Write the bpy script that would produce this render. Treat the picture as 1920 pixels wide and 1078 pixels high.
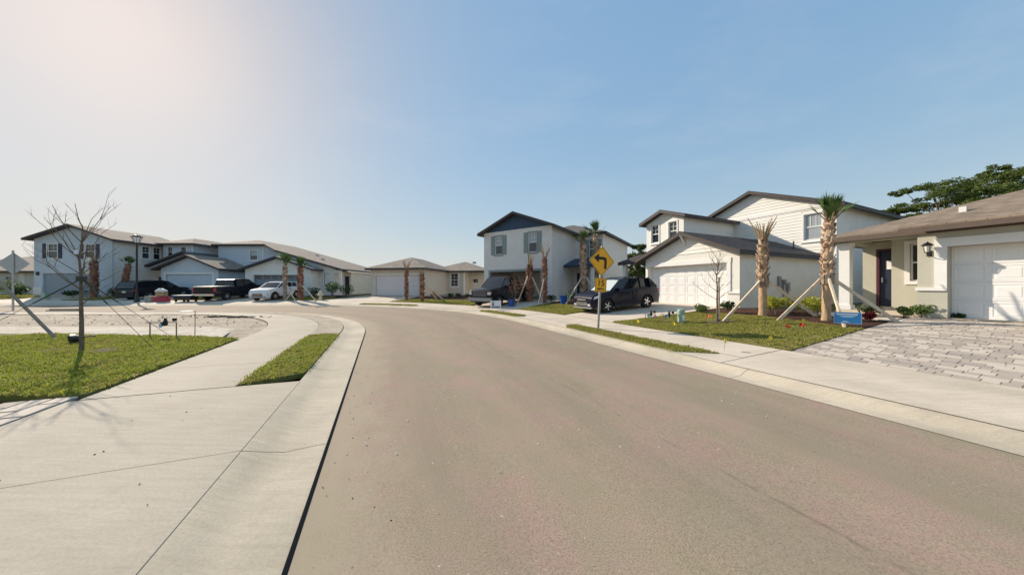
import bpy, bmesh, math, random
import numpy as np
from mathutils import Vector, Matrix, noise as mnoise

for _o in list(bpy.data.objects):
    bpy.data.objects.remove(_o, do_unlink=True)
scene = bpy.context.scene
COL = scene.collection
R = math.radians
RNG = random.Random(7)

# ------------------------------------------------------------------ camera
cam_d = bpy.data.cameras.new('camera')
cam = bpy.data.objects.new('camera', cam_d)
COL.objects.link(cam)
cam.location = (0, 0, 1.62)
cam.rotation_euler = (R(90), 0, 0)
cam_d.sensor_width = 36
cam_d.lens = 36 * 554 / 1920
cam_d.shift_y = -3 / 1920
cam_d.clip_start = 0.05
cam_d.clip_end = 5000
scene.camera = cam

# ------------------------------------------------------------------ sky, sun, exposure
SUN_EL, SUN_AZ = R(29.6), R(-54.4)        # azimuth from +Y, negative = towards -X
world = bpy.data.worlds.new('World')
scene.world = world
world.use_nodes = True
wn = world.node_tree
bg = wn.nodes['Background']
sky = wn.nodes.new('ShaderNodeTexSky')
sky.sky_type = 'NISHITA'
sky.sun_disc = False
sky.sun_elevation = SUN_EL
sky.sun_rotation = SUN_AZ
sky.altitude = 0
sky.air_density = 1.0
sky.dust_density = 0.9
sky.ozone_density = 1.5
# the photograph's even, compressed sky: lower the range of the physical sky everywhere alike
bw = wn.nodes.new('ShaderNodeRGBToBW'); wn.links.new(sky.outputs['Color'], bw.inputs[0])
pw = wn.nodes.new('ShaderNodeMath'); pw.operation = 'POWER'; pw.inputs[1].default_value = -0.755
wn.links.new(bw.outputs[0], pw.inputs[0])
kk = wn.nodes.new('ShaderNodeMath'); kk.operation = 'MULTIPLY'; kk.inputs[1].default_value = 1.66
wn.links.new(pw.outputs[0], kk.inputs[0])
ad = wn.nodes.new('ShaderNodeMath'); ad.operation = 'ADD'; ad.inputs[1].default_value = 0.06   # keeps the glare round the sun
wn.links.new(kk.outputs[0], ad.inputs[0])
vm = wn.nodes.new('ShaderNodeVectorMath'); vm.operation = 'SCALE'
wn.links.new(sky.outputs['Color'], vm.inputs[0]); wn.links.new(ad.outputs[0], vm.inputs['Scale'])
hs = wn.nodes.new('ShaderNodeHueSaturation'); hs.inputs['Saturation'].default_value = 1.0; hs.inputs['Hue'].default_value = 0.483
wn.links.new(vm.outputs[0], hs.inputs['Color'])
# pale haze band that thickens evenly towards the horizon all round
tcw = wn.nodes.new('ShaderNodeTexCoord'); sxw = wn.nodes.new('ShaderNodeSeparateXYZ'); wn.links.new(tcw.outputs['Generated'], sxw.inputs[0])
hz = wn.nodes.new('ShaderNodeMath'); hz.operation = 'ABSOLUTE'; wn.links.new(sxw.outputs[2], hz.inputs[0])
h2 = wn.nodes.new('ShaderNodeMath'); h2.operation = 'MULTIPLY'; h2.inputs[1].default_value = -5.5; wn.links.new(hz.outputs[0], h2.inputs[0])
h3 = wn.nodes.new('ShaderNodeMath'); h3.operation = 'EXPONENT'; wn.links.new(h2.outputs[0], h3.inputs[0])
h4 = wn.nodes.new('ShaderNodeMath'); h4.operation = 'MULTIPLY'; h4.inputs[1].default_value = 0.8; wn.links.new(h3.outputs[0], h4.inputs[0])
mxw = wn.nodes.new('ShaderNodeMix'); mxw.data_type = 'RGBA'; wn.links.new(h4.outputs[0], mxw.inputs[0])
wn.links.new(hs.outputs['Color'], mxw.inputs[6]); mxw.inputs[7].default_value = (3.95, 4.2, 4.4, 1)
# barely visible high cirrus veil
mpw = wn.nodes.new('ShaderNodeMapping'); mpw.inputs['Scale'].default_value = (1.2, 3.5, 6.0); mpw.inputs['Rotation'].default_value = (0, 0, R(25)); wn.links.new(tcw.outputs['Generated'], mpw.inputs[0])
nzw = wn.nodes.new('ShaderNodeTexNoise'); nzw.inputs['Scale'].default_value = 1.6; nzw.inputs['Detail'].default_value = 7; nzw.inputs['Roughness'].default_value = .6; wn.links.new(mpw.outputs[0], nzw.inputs['Vector'])
rmw = wn.nodes.new('ShaderNodeMapRange'); rmw.inputs[1].default_value = .48; rmw.inputs[2].default_value = .8; rmw.inputs[3].default_value = 0; rmw.inputs[4].default_value = .16; wn.links.new(nzw.outputs['Fac'], rmw.inputs[0])
mx2 = wn.nodes.new('ShaderNodeMix'); mx2.data_type = 'RGBA'; wn.links.new(rmw.outputs[0], mx2.inputs[0]); wn.links.new(mxw.outputs[2], mx2.inputs[6]); mx2.inputs[7].default_value = (4.0, 4.15, 4.3, 1)
wn.links.new(mx2.outputs[2], bg.inputs['Color'])
bg.inputs['Strength'].default_value = 0.12

sun_d = bpy.data.lights.new('sun', 'SUN')
sun_d.energy = 3.9
sun_d.angle = R(0.5)
sun_d.color = (1.0, 0.868, 0.71)
sun = bpy.data.objects.new('sun', sun_d)
COL.objects.link(sun)
sdir = Vector((math.sin(SUN_AZ) * math.cos(SUN_EL), math.cos(SUN_AZ) * math.cos(SUN_EL), math.sin(SUN_EL)))
sun.rotation_euler = sdir.to_track_quat('Z', 'Y').to_euler()
sun.location = sdir * 60

scene.view_settings.view_transform = 'Standard'
scene.view_settings.look = 'None'
scene.view_settings.gamma = 1
scene.view_settings.use_curve_mapping = False
scene.view_settings.exposure = 0.62
scene.render.engine = 'CYCLES'
scene.render.resolution_x = 1024
scene.render.resolution_y = 574

# ------------------------------------------------------------------ materials
MATS = {}
def mat(name, col, rough=0.8, metal=0.0, var=0.0, vscale=4.0, bump=0.0, bscale=40.0, spec=0.4, coat=0.0, detail=4.0, col2=None):
    m = bpy.data.materials.new(name); m.use_nodes = True
    nt = m.node_tree; b = nt.nodes['Principled BSDF']
    b.inputs['Base Color'].default_value = (*col, 1)
    b.inputs['Roughness'].default_value = rough
    b.inputs['Metallic'].default_value = metal
    b.inputs['Specular IOR Level'].default_value = spec
    if coat: b.inputs['Coat Weight'].default_value = coat; b.inputs['Coat Roughness'].default_value = 0.05
    if var or bump or col2:
        tc = nt.nodes.new('ShaderNodeTexCoord')
    if var or col2:
        n = nt.nodes.new('ShaderNodeTexNoise'); n.inputs['Scale'].default_value = vscale; n.inputs['Detail'].default_value = detail
        n.inputs['Roughness'].default_value = 0.65
        nt.links.new(tc.outputs['Object'], n.inputs['Vector'])
        r = nt.nodes.new('ShaderNodeValToRGB')
        r.color_ramp.elements[0].position = 0.3; r.color_ramp.elements[1].position = 0.7
        lo = tuple(c * (1 - var) for c in col); hi = tuple(min(1, c * (1 + var)) for c in (col2 or col))
        r.color_ramp.elements[0].color = (*lo, 1); r.color_ramp.elements[1].color = (*hi, 1)
        nt.links.new(n.outputs['Fac'], r.inputs['Fac'])
        nt.links.new(r.outputs['Color'], b.inputs['Base Color'])
    if bump:
        n2 = nt.nodes.new('ShaderNodeTexNoise'); n2.inputs['Scale'].default_value = bscale; n2.inputs['Detail'].default_value = 3
        nt.links.new(tc.outputs['Object'], n2.inputs['Vector'])
        bp = nt.nodes.new('ShaderNodeBump'); bp.inputs['Strength'].default_value = bump; bp.inputs['Distance'].default_value = 0.02
        nt.links.new(n2.outputs['Fac'], bp.inputs['Height'])
        nt.links.new(bp.outputs['Normal'], b.inputs['Normal'])
    MATS[name] = m
    return m

class NT:
    """small helper to wire nodes"""
    def __init__(s, m): s.nt = m.node_tree; s.b = s.nt.nodes['Principled BSDF']
    def n(s, t, **kw):
        o = s.nt.nodes.new(t)
        for k, v in kw.items():
            if k in o.inputs: o.inputs[k].default_value = v
            else: setattr(o, k, v)
        return o
    def l(s, a, b): s.nt.links.new(a, b)
    def noise(s, vec, scale, detail=4, rough=0.6):
        o = s.n('ShaderNodeTexNoise', Scale=scale, Detail=detail, Roughness=rough); s.l(vec, o.inputs['Vector']); return o.outputs['Fac']
    def ramp(s, fac, stops):
        o = s.n('ShaderNodeValToRGB'); cr = o.color_ramp
        while len(cr.elements) < len(stops): cr.elements.new(0.5)
        for e, (p, c) in zip(cr.elements, stops): e.position = p; e.color = (*c, 1) if len(c) == 3 else c
        s.l(fac, o.inputs['Fac']); return o.outputs['Color']
    def mix(s, fac, a, b, mode='MIX'):
        o = s.n('ShaderNodeMix', data_type='RGBA', blend_type=mode)
        for i, v in ((0, fac), (6, a), (7, b)):
            if hasattr(v, 'default_value') or hasattr(v, 'is_linked'): s.l(v, o.inputs[i])
            elif i == 0: o.inputs[0].default_value = v
            else: o.inputs[i].default_value = (*v, 1)
        return o.outputs[2]
    def math(s, op, a, b=0.0):
        o = s.n('ShaderNodeMath', operation=op)
        for i, v in ((0, a), (1, b)):
            if hasattr(v, 'is_linked'): s.l(v, o.inputs[i])
            else: o.inputs[i].default_value = v
        return o.outputs[0]
    def bump(s, h, strength, dist):
        o = s.n('ShaderNodeBump', Strength=strength, Distance=dist); s.l(h, o.inputs['Height']); s.l(o.outputs['Normal'], s.b.inputs['Normal'])

def m_asphalt():
    m = mat('asphalt', (.2, .17, .14), .9, spec=.25); t = NT(m)
    tc = t.n('ShaderNodeTexCoord'); o = tc.outputs['Object']
    big = t.noise(o, .8, 6, .66); mid = t.noise(o, 2.3, 4, .6); fine = t.noise(o, 95, 4, .75)
    c = t.ramp(big, [(.30, (.275, .242, .155)), (.42, (.305, .25, .172)), (.50, (.325, .252, .18)), (.57, (.355, .245, .195)), (.65, (.32, .248, .182)), (.76, (.285, .25, .165))])
    c = t.mix(t.ramp(mid, [(.35, (0, 0, 0)), (.75, (.5, .5, .5))]), c, (.31, .26, .195))
    sp = t.ramp(fine, [(.34, (.58, .58, .58)), (.5, (1, 1, 1)), (.66, (1.32, 1.3, 1.24))])
    c = t.mix(1.0, c, sp, 'MULTIPLY')
    # wheel paths run along the lane: UV y is metres across the road
    uv = t.n('ShaderNodeUVMap'); sx = t.n('ShaderNodeSeparateXYZ'); t.l(uv.outputs['UV'], sx.inputs[0])
    wob = t.math('ADD', sx.outputs[1], t.math('MULTIPLY', t.noise(o, .35, 3), .8))
    w = t.n('ShaderNodeTexWave', wave_type='BANDS', bands_direction='Y'); cv = t.n('ShaderNodeCombineXYZ')
    t.l(wob, cv.inputs[1]); t.l(cv.outputs[0], w.inputs['Vector']); w.inputs['Scale'].default_value = .17; w.inputs['Distortion'].default_value = 0
    c = t.mix(t.math('MULTIPLY', w.outputs['Fac'], .32), c, (.235, .19, .14))
    # sand washed against the gutter edge
    edge = t.ramp(sx.outputs[1], [(0, (1, 1, 1)), (.1, (.0, .0, .0))])
    sand = t.math('MULTIPLY', t.ramp(t.math('SUBTRACT', t.math('ADD', t.math('MULTIPLY', mid, 1.2), .15), t.math('ADD', sx.outputs[1], .5)), [(0, (0, 0, 0)), (.6, (1, 1, 1))]), .75)
    c = t.mix(sand, c, (.36, .30, .215))
    # lengthwise streaks from traffic and paving, and the paving seam
    mp = t.n('ShaderNodeMapping'); mp.inputs['Scale'].default_value = (.5, 3.2, 1); t.l(uv.outputs['UV'], mp.inputs[0])
    st = t.noise(mp.outputs[0], 1.0, 5, .65)
    c = t.mix(1.0, c, t.ramp(st, [(.3, (.93, .93, .925)), (.5, (1, 1, 1)), (.7, (1.05, 1.045, 1.035))]), 'MULTIPLY')
    sm = t.math('ABSOLUTE', t.math('SUBTRACT', t.math('ADD', sx.outputs[1], t.math('MULTIPLY', t.noise(o, 1.2, 4), .12)), 2.75))
    brk = t.ramp(t.noise(o, 2.6, 5, .7), [(.46, (0, 0, 0)), (.58, (1, 1, 1))])
    c = t.mix(t.math('MULTIPLY', t.ramp(t.math('ADD', sm, t.math('MULTIPLY', t.noise(o, 22, 3), .03)), [(.014, (.55, .55, .55)), (.045, (0, 0, 0))]), brk), c, (.13, .105, .085))
    chip = t.noise(o, 38, 2, .5)
    c = t.mix(t.ramp(chip, [(.725, (0, 0, 0)), (.75, (.75, .75, .75))]), c, (.55, .49, .41))
    c = t.mix(t.ramp(t.noise(o, 31, 2, .5), [(.72, (0, 0, 0)), (.75, (.6, .6, .6))]), c, (.12, .10, .085))
    # pale scuffs
    v = t.noise(o, 1.7, 6, .7)
    c = t.mix(t.ramp(v, [(.665, (0, 0, 0)), (.74, (.6, .6, .6))]), c, (.46, .39, .31))
    t.l(c, t.b.inputs['Base Color'])
    t.bump(t.math('ADD', fine, t.math('MULTIPLY', t.noise(o, 320, 1), .6)), .16, .004)
    return m

def m_concrete(name, base, stain=.5):
    m = mat(name, base, .85, spec=.3); t = NT(m)
    tc = t.n('ShaderNodeTexCoord'); o = tc.outputs['Object']
    big = t.noise(o, .8, 5, .6); fine = t.noise(o, 60, 3, .6)
    mp = t.n('ShaderNodeMapping'); mp.inputs['Scale'].default_value = (1.2, 14, 1); mp.inputs['Rotation'].default_value = (0, 0, R(-10)); t.l(o, mp.inputs[0])
    streak = t.noise(mp.outputs[0], 1.6, 4, .6)
    lo = tuple(c * (1 - .24 * stain) for c in base); hi = tuple(c * (1 + .12 * stain) for c in base)
    c = t.ramp(big, [(.3, lo), (.55, base), (.75, hi)])
    c = t.mix(1.0, c, t.ramp(streak, [(.3, (.9, .89, .87)), (.7, (1.05, 1.05, 1.05))]), 'MULTIPLY')
    c = t.mix(1.0, c, t.ramp(fine, [(.35, (.9, .9, .9)), (.65, (1.06, 1.06, 1.06))]), 'MULTIPLY')
    sp = t.noise(o, 5.5, 6, .75)
    c = t.mix(t.ramp(sp, [(.64, (0, 0, 0)), (.78, (.42, .42, .42))]), c, tuple(x * .6 for x in base))
    sp2 = t.noise(o, 2.1, 7, .7)
    c = t.mix(t.ramp(sp2, [(.58, (0, 0, 0)), (.72, (.35, .35, .35))]), c, (base[0] * .80, base[1] * .76, base[2] * .66))
    sp3 = t.noise(o, 26, 3, .6)
    c = t.mix(t.ramp(sp3, [(.70, (0, 0, 0)), (.76, (.5, .5, .5))]), c, tuple(x * .55 for x in base))
    t.l(c, t.b.inputs['Base Color'])
    t.bump(t.math('ADD', fine, streak), .2, .004)
    return m

def m_sand(name, a, b, bs=1.0):
    m = mat(name, a, .95, spec=.15); t = NT(m)
    tc = t.n('ShaderNodeTexCoord'); o = tc.outputs['Object']
    n1 = t.noise(o, 1.1, 6, .65); n2 = t.noise(o, 9, 5, .7); n3 = t.noise(o, 70, 2)
    c = t.ramp(n1, [(.32, a), (.62, b)])
    c = t.mix(1.0, c, t.ramp(n2, [(.3, (.78, .77, .75)), (.6, (1.05, 1.05, 1.05))]), 'MULTIPLY')
    t.l(c, t.b.inputs['Base Color'])
    t.bump(t.math('ADD', n2, t.math('MULTIPLY', n3, .4)), .7 * bs, .05)
    return m

def m_shingle(name, a, b):
    m = mat(name, a, .92, spec=.2); t = NT(m)
    tc = t.n('ShaderNodeTexCoord'); sx = t.n('ShaderNodeSeparateXYZ'); t.l(tc.outputs['Object'], sx.inputs[0])
    cv = t.n('ShaderNodeCombineXYZ')
    t.l(t.math('ADD', sx.outputs[0], sx.outputs[1]), cv.inputs[0]); t.l(t.math('MULTIPLY', sx.outputs[2], 2.6), cv.inputs[1])
    br = t.n('ShaderNodeTexBrick'); t.l(cv.outputs[0], br.inputs['Vector'])
    br.inputs['Scale'].default_value = 1.0; br.inputs['Brick Width'].default_value = .32; br.inputs['Row Height'].default_value = .145
    br.inputs['Mortar Size'].default_value = .008; br.inputs['Bias'].default_value = 0
    br.inputs['Color1'].default_value = (*a, 1); br.inputs['Color2'].default_value = (*b, 1)
    br.inputs['Mortar'].default_value = (*[c * .45 for c in a], 1)
    c = t.mix(1.0, br.outputs['Color'], t.ramp(t.noise(tc.outputs['Object'], 1.2, 5), [(.3, (.85, .85, .85)), (.7, (1.12, 1.1, 1.08))]), 'MULTIPLY')
    t.l(c, t.b.inputs['Base Color'])
    t.bump(br.outputs['Fac'], -.5, .012)
    return m

def m_stucco(name, c, v=.06): return mat(name, c, .9, var=v, vscale=1.6, bump=.28, bscale=55, spec=.25, detail=6)

def m_leaf(name, a, b, trans=.25):
    m = mat(name, a, .55, spec=.3); t = NT(m)
    g = t.n('ShaderNodeNewGeometry')
    c = t.ramp(g.outputs['Random Per Island'], [(0, a), (1, b)])
    t.l(c, t.b.inputs['Base Color'])
    t.b.inputs['Transmission Weight'].default_value = 0
    tr = t.n('ShaderNodeBsdfTranslucent'); t.l(c, tr.inputs['Color'])
    mx = t.n('ShaderNodeMixShader'); mx.inputs[0].default_value = trans
    out = [x for x in t.nt.nodes if x.type == 'OUTPUT_MATERIAL'][0]
    t.l(t.b.outputs[0], mx.inputs[1]); t.l(tr.outputs[0], mx.inputs[2]); t.l(mx.outputs[0], out.inputs[0])
    return m

def m_bark(name, a, b, scale=9):
    m = mat(name, a, .95, spec=.15); t = NT(m)
    tc = t.n('ShaderNodeTexCoord'); mp = t.n('ShaderNodeMapping'); mp.inputs['Scale'].default_value = (1, 1, .35)
    t.l(tc.outputs['Object'], mp.inputs[0])
    n1 = t.noise(mp.outputs[0], scale, 6, .7)
    t.l(t.ramp(n1, [(.3, a), (.7, b)]), t.b.inputs['Base Color']); t.bump(n1, .8, .03)
    return m

m_asphalt()
m_concrete('concrete', (.45, .395, .315))
m_concrete('concrete_pale', (.64, .55, .44), .8)
m_concrete('concrete_gutter', (.56, .485, .37), 1.0)
m_concrete('joint_dark', (.14, .12, .10), .4)
m_concrete('joint_grey', (.27, .235, .19), .4)
m_sand('sand', (.40, .33, .25), (.57, .485, .385), 1.3)
m_sand('sand_pale', (.52, .455, .365), (.68, .61, .51), .8)
m_sand('soil', (.10, .075, .05), (.17, .13, .085))
m_sand('mulch', (.055, .028, .02), (.10, .05, .034), 1.5)
m_sand('ground_grass', (.10, .11, .04), (.17, .155, .07))
m_sand('thatch', (.16, .165, .04), (.26, .225, .08))
m_shingle('shingle_brown', (.225, .175, .13), (.31, .245, .185))
m_shingle('shingle_dark', (.060, .052, .052), (.095, .083, .080))
m_shingle('shingle_taupe', (.29, .24, .195), (.37, .31, .255))
m_shingle('shingle_grey', (.12, .115, .11), (.17, .16, .15))
m_stucco('stucco_sage', (.50, .485, .40))
m_stucco('stucco_white', (.79, .77, .71))
m_stucco('stucco_greige', (.72, .68, .62))
m_stucco('stucco_grey', (.70, .68, .655))
m_stucco('stucco_tan', (.58, .52, .44))
m_stucco('stucco_blue', (.56, .62, .67))
m_stucco('stucco_cream', (.70, .65, .55))
m_stucco('stucco_slate', (.50, .56, .60))
mat('trim_white', (.80, .79, .76), .6, var=.04, vscale=3)
mat('siding_white', (.80, .785, .73), .65, var=.04, vscale=2)
mat('siding_navy', (.035, .065, .12), .6, var=.1, vscale=2)
mat('door_white', (.82, .81, .79), .45, var=.03, vscale=2)
mat('door_lilac', (.62, .58, .58), .5, var=.04, vscale=2)
mat('door_slate', (.24, .29, .32), .5, var=.05, vscale=2)
mat('door_dark', (.022, .028, .055), .4)
mat('door_frame_plum', (.07, .02, .03), .5)
mat('fascia_dark', (.055, .045, .045), .6, var=.1)
mat('fascia_brown', (.12, .088, .068), .6, var=.1)
mat('fascia_navy', (.03, .045, .075), .6, var=.1)
mat('shutter_green', (.235, .285, .285), .6, var=.06)
mat('shutter_navy', (.03, .04, .07), .6)
mat('glass_dark', (.025, .03, .035), .06, spec=.8)
mat('glass_blind', (.33, .36, .38), .12, spec=.8, var=.08, vscale=1)
mat('black_metal', (.015, .015, .016), .4, spec=.5)
mat('black_plastic', (.02, .02, .022), .55)
mat('galv', (.42, .43, .44), .4, .85, var=.12, vscale=12)
mat('grey_box', (.28, .29, .30), .5, .3, var=.1)
mat('wood_pale', (.62, .50, .36), .75, var=.16, vscale=5, col2=(.68, .56, .42))
mat('wood_weathered', (.30, .24, .18), .85, var=.2, vscale=6)
mat('lantern_glass', (.75, .72, .62), .1, spec=.6)
mat('sign_yellow', (.82, .40, .012), .4, var=.04, vscale=3)
mat('sign_black', (.012, .010, .010), .5)
mat('sign_blue', (.03, .22, .50), .35, var=.05)
mat('sign_paleblue', (.35, .55, .78), .4)
mat('paper_white', (.80, .80, .80), .6, var=.03)
mat('sign_grey', (.25, .23, .25), .6)
mat('bucket_blue', (.02, .09, .33), .35)
mat('cardboard', (.40, .27, .15), .8, var=.1)
mat('cardboard_grey', (.36, .33, .28), .8, var=.1)
mat('red_plastic', (.42, .03, .07), .45, var=.15)
mat('tarp_white', (.7, .68, .62), .6)
mat('pedestal_green', (.30, .42, .32), .5, var=.08)
mat('flag_orange', (.75, .11, .02), .6)
mat('flag_yellow', (.75, .62, .02), .6)
mat('flag_pink', (.80, .32, .36), .6)
mat('flag_red', (.55, .03, .02), .6)
mat('wire', (.3, .3, .3), .4, .8)
mat('strap', (.06, .06, .055), .7)
mat('hydrant_pale', (.62, .55, .42), .5, var=.12)
mat('lamp_glass', (.8, .8, .78), .15)
m_bark('bark_tree', (.10, .075, .06), (.26, .205, .165), 14)
m_bark('palm_trunk', (.36, .23, .13), (.58, .42, .27), 10)
m_leaf('palm_boot', (.16, .075, .045), (.66, .50, .37), .0)
m_leaf('palm_boot_red', (.10, .035, .022), (.42, .23, .155), .0)
m_bark('palm_red', (.17, .065, .042), (.32, .16, .10), 7)
m_bark('palm_core', (.13, .07, .045), (.26, .16, .10), 9)
m_bark('pine_bark', (.10, .07, .05), (.20, .15, .11), 6)
m_leaf('palm_green', (.05, .10, .025), (.11, .17, .045))
m_leaf('palm_dry', (.30, .20, .10), (.44, .32, .18))
m_leaf('pine_needles', (.035, .07, .018), (.19, .23, .045), .3)
m_leaf('tree_green', (.05, .085, .02), (.12, .15, .04))
m_leaf('shrub_dark', (.025, .05, .015), (.07, .11, .03))
m_leaf('shrub_mid', (.07, .12, .03), (.16, .22, .06))
m_leaf('shrub_yellow', (.30, .33, .03), (.52, .50, .07))
m_leaf('shrub_red', (.16, .012, .015), (.28, .03, .03))
m_leaf('shrub_brown', (.16, .06, .035), (.28, .13, .07))

def m_grass(name, a, b, dry):
    m = m_leaf(name, a, b, .38); t = NT(m)
    tc = t.n('ShaderNodeTexCoord'); g = t.n('ShaderNodeNewGeometry')
    c = t.ramp(g.outputs['Random Per Island'], [(0, a), (.8, b), (1, dry)])
    n = t.math('ADD', t.noise(tc.outputs['Object'], 1.6, 5, .7), t.math('MULTIPLY', t.math('SUBTRACT', g.outputs['Random Per Island'], .5), .18))
    c = t.mix(t.ramp(n, [(.50, (0, 0, 0)), (.66, (.8, .8, .8))]), c, dry)
    c = t.mix(t.ramp(t.noise(tc.outputs['Object'], 5.5, 4, .6), [(.30, (.6, .6, .6)), (.46, (0, 0, 0))]), c, tuple(x * .45 for x in a))
    t.l(c, t.b.inputs['Base Color'])
    for nd in t.nt.nodes:
        if nd.type == 'BSDF_TRANSLUCENT': t.l(c, nd.inputs['Color'])
m_grass('grass_blade', (.19, .25, .022), (.45, .47, .065), (.46, .38, .13))
m_grass('grass_olive', (.19, .215, .03), (.43, .41, .085), (.46, .37, .14))

# ------------------------------------------------------------------ mesh helpers
class MB:
    def __init__(s): s.v = []; s.f = []; s.mi = []; s.cur = 0
    def add(s, verts, faces):
        k = len(s.v); s.v += [tuple(p) for p in verts]
        for f in faces: s.f.append(tuple(i + k for i in f)); s.mi.append(s.cur)
        return s
    def box(s, x0, x1, y0, y1, z0, z1, M=None):
        p = [(x0, y0, z0), (x1, y0, z0), (x1, y1, z0), (x0, y1, z0), (x0, y0, z1), (x1, y0, z1), (x1, y1, z1), (x0, y1, z1)]
        if M is not None: p = [M @ Vector(q) for q in p]
        return s.add(p, [(3, 2, 1, 0), (4, 5, 6, 7), (0, 1, 5, 4), (1, 2, 6, 5), (2, 3, 7, 6), (3, 0, 4, 7)])
    def bar(s, a, b, w, h=None, roll=0):
        """square bar from a to b"""
        a, b = Vector(a), Vector(b); d = (b - a); L = d.length
        q = d.to_track_quat('X', 'Z').to_matrix().to_4x4() @ Matrix.Rotation(roll, 4, 'X')
        h = h or w
        return s.box(0, L, -w / 2, w / 2, -h / 2, h / 2, Matrix.Translation(a) @ q)
    def tube(s, pts, rad, n=8, cap=True):
        pts = [Vector(p) for p in pts]
        if not hasattr(rad, '__len__'): rad = [rad] * len(pts)
        vs = []; ref = None
        for i, p in enumerate(pts):
            d = (pts[min(i + 1, len(pts) - 1)] - pts[max(i - 1, 0)]).normalized()
            if ref is None: ref = Vector((1, 0, 0)) if abs(d.x) < .8 else Vector((0, 1, 0))
            u = d.cross(ref).normalized(); w = u.cross(d).normalized(); ref = w
            for k in range(n):
                a = 2 * math.pi * k / n; vs.append(p + (u * math.cos(a) + w * math.sin(a)) * rad[i])
        fs = []
        for i in range(len(pts) - 1):
            for k in range(n):
                k2 = (k + 1) % n; fs.append((i * n + k, i * n + k2, (i + 1) * n + k2, (i + 1) * n + k))
        if cap: fs.append(tuple(range(n - 1, -1, -1))); fs.append(tuple((len(pts) - 1) * n + k for k in range(n)))
        return s.add(vs, fs)
    def lathe(s, prof, n=16, M=None, caps=True):
        """prof: (r, z) list, around z"""
        vs = []
        for r, z in prof:
            for k in range(n):
                a = 2 * math.pi * k / n; vs.append(Vector((r * math.cos(a), r * math.sin(a), z)))
        if M is not None: vs = [M @ v for v in vs]
        fs = []
        for i in range(len(prof) - 1):
            for k in range(n):
                k2 = (k + 1) % n; fs.append((i * n + k, i * n + k2, (i + 1) * n + k2, (i + 1) * n + k))
        if caps: fs.append(tuple(range(n - 1, -1, -1))); fs.append(tuple((len(prof) - 1) * n + k for k in range(n)))
        return s.add(vs, fs)
    def prism(s, pts, y0, y1, M=None):
        """(x,z) polygon extruded along y"""
        n = len(pts); p = [(x, y0, z) for x, z in pts] + [(x, y1, z) for x, z in pts]
        if M is not None: p = [M @ Vector(q) for q in p]
        f = [tuple(range(n)), tuple(range(2 * n - 1, n - 1, -1))]
        for i in range(n): j = (i + 1) % n; f.append((i, i + n, j + n, j))
        return s.add(p, f)
    def slab(s, poly, th):
        """3d polygon thickened straight down"""
        n = len(poly); p = [tuple(q) for q in poly] + [(q[0], q[1], q[2] - th) for q in poly]
        f = [tuple(range(n)), tuple(range(2 * n - 1, n - 1, -1))]
        for i in range(n): j = (i + 1) % n; f.append((i, i + n, j + n, j))
        return s.add(p, f)
    def build(s, name, material, parent=None, smooth=None, fix=True):
        me = bpy.data.meshes.new(name); me.from_pydata(s.v, [], s.f)
        ms = material if isinstance(material, (list, tuple)) else [material]
        for m in ms: me.materials.append(MATS[m])
        if len(ms) > 1:
            me.polygons.foreach_set('material_index', s.mi)
        if fix:
            bm = bmesh.new(); bm.from_mesh(me); bmesh.ops.recalc_face_normals(bm, faces=bm.faces); bm.to_mesh(me); bm.free()
        if smooth is not None:
            me.shade_smooth(); me.set_sharp_from_angle(angle=R(smooth))
        me.update()
        o = bpy.data.objects.new(name, me); COL.objects.link(o)
        if parent is not None: o.parent = parent
        return o

def tag(o, label=None, cat=None, group=None, kind=None):
    if label: o['label'] = label
    if cat: o['category'] = cat
    if group: o['group'] = group
    if kind: o['kind'] = kind
    return o

def empty(name, loc, rz=0, label=None, cat=None, group=None):
    o = bpy.data.objects.new(name, None); COL.objects.link(o)
    o.location = loc; o.rotation_euler = (0, 0, rz); o.empty_display_size = .3
    return tag(o, label, cat, group)

def copy_tree(o, parent=None):
    c = o.copy(); COL.objects.link(c); c.parent = parent
    for ch in list(o.children): copy_tree(ch, c)
    return c

# ------------------------------------------------------------------ the street in plan
AS = R(23.9)
DV = (-math.sin(AS), math.cos(AS)); NV = (math.cos(AS), math.sin(AS))
RB = 14.4; CX, CY = -17.66, 4.3; PH = R(66.1)
def sq(x, y):
    rx, ry = x - CX, y - CY
    s0 = rx * DV[0] + ry * DV[1]
    if s0 <= 0: return s0, rx * NV[0] + ry * NV[1] - RB
    ang = math.atan2(ry, rx) - AS
    if ang < 0: ang += 2 * math.pi
    if ang <= PH: return ang * RB, math.hypot(rx, ry) - RB
    return PH * RB - rx, ry - RB            # heading due -X after the bend
def xy(s, q):
    if s <= 0: return CX + s * DV[0] + (RB + q) * NV[0], CY + s * DV[1] + (RB + q) * NV[1]
    if s <= PH * RB:
        a = AS + s / RB; return CX + (RB + q) * math.cos(a), CY + (RB + q) * math.sin(a)
    return CX - (s - PH * RB), CY + RB + q
def lot(s, q):
    """straight street frame used by the two near houses"""
    return CX + s * DV[0] + (RB + q) * NV[0], CY + s * DV[1] + (RB + q) * NV[1]
PROF = [(-14, .32), (-4, .17), (-1.18, .11), (-.84, .022), (-.5, .034), (-.499, 0), (5.58, 0), (5.9, .012), (6.15, .10), (6.9, .12), (8.36, .16), (14.8, .6), (16.5, .62)]
def lerp(pts, v):
    if v <= pts[0][0]: return pts[0][1]
    for (a, b), (c, e) in zip(pts, pts[1:]):
        if v <= c: return b + (e - b) * (v - a) / (c - a)
    return pts[-1][1]
def clamp(v, a=0., b=1.): return max(a, min(b, v))
def zsq(s, q):
    z = lerp(PROF, q)
    if q > 6.15 and s > 8: z += .12 * clamp((s - 8) / 10) * clamp((q - 6.15) / 2.2) * (1 - clamp((q - 8.4) / 6.4))
    return z
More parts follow.
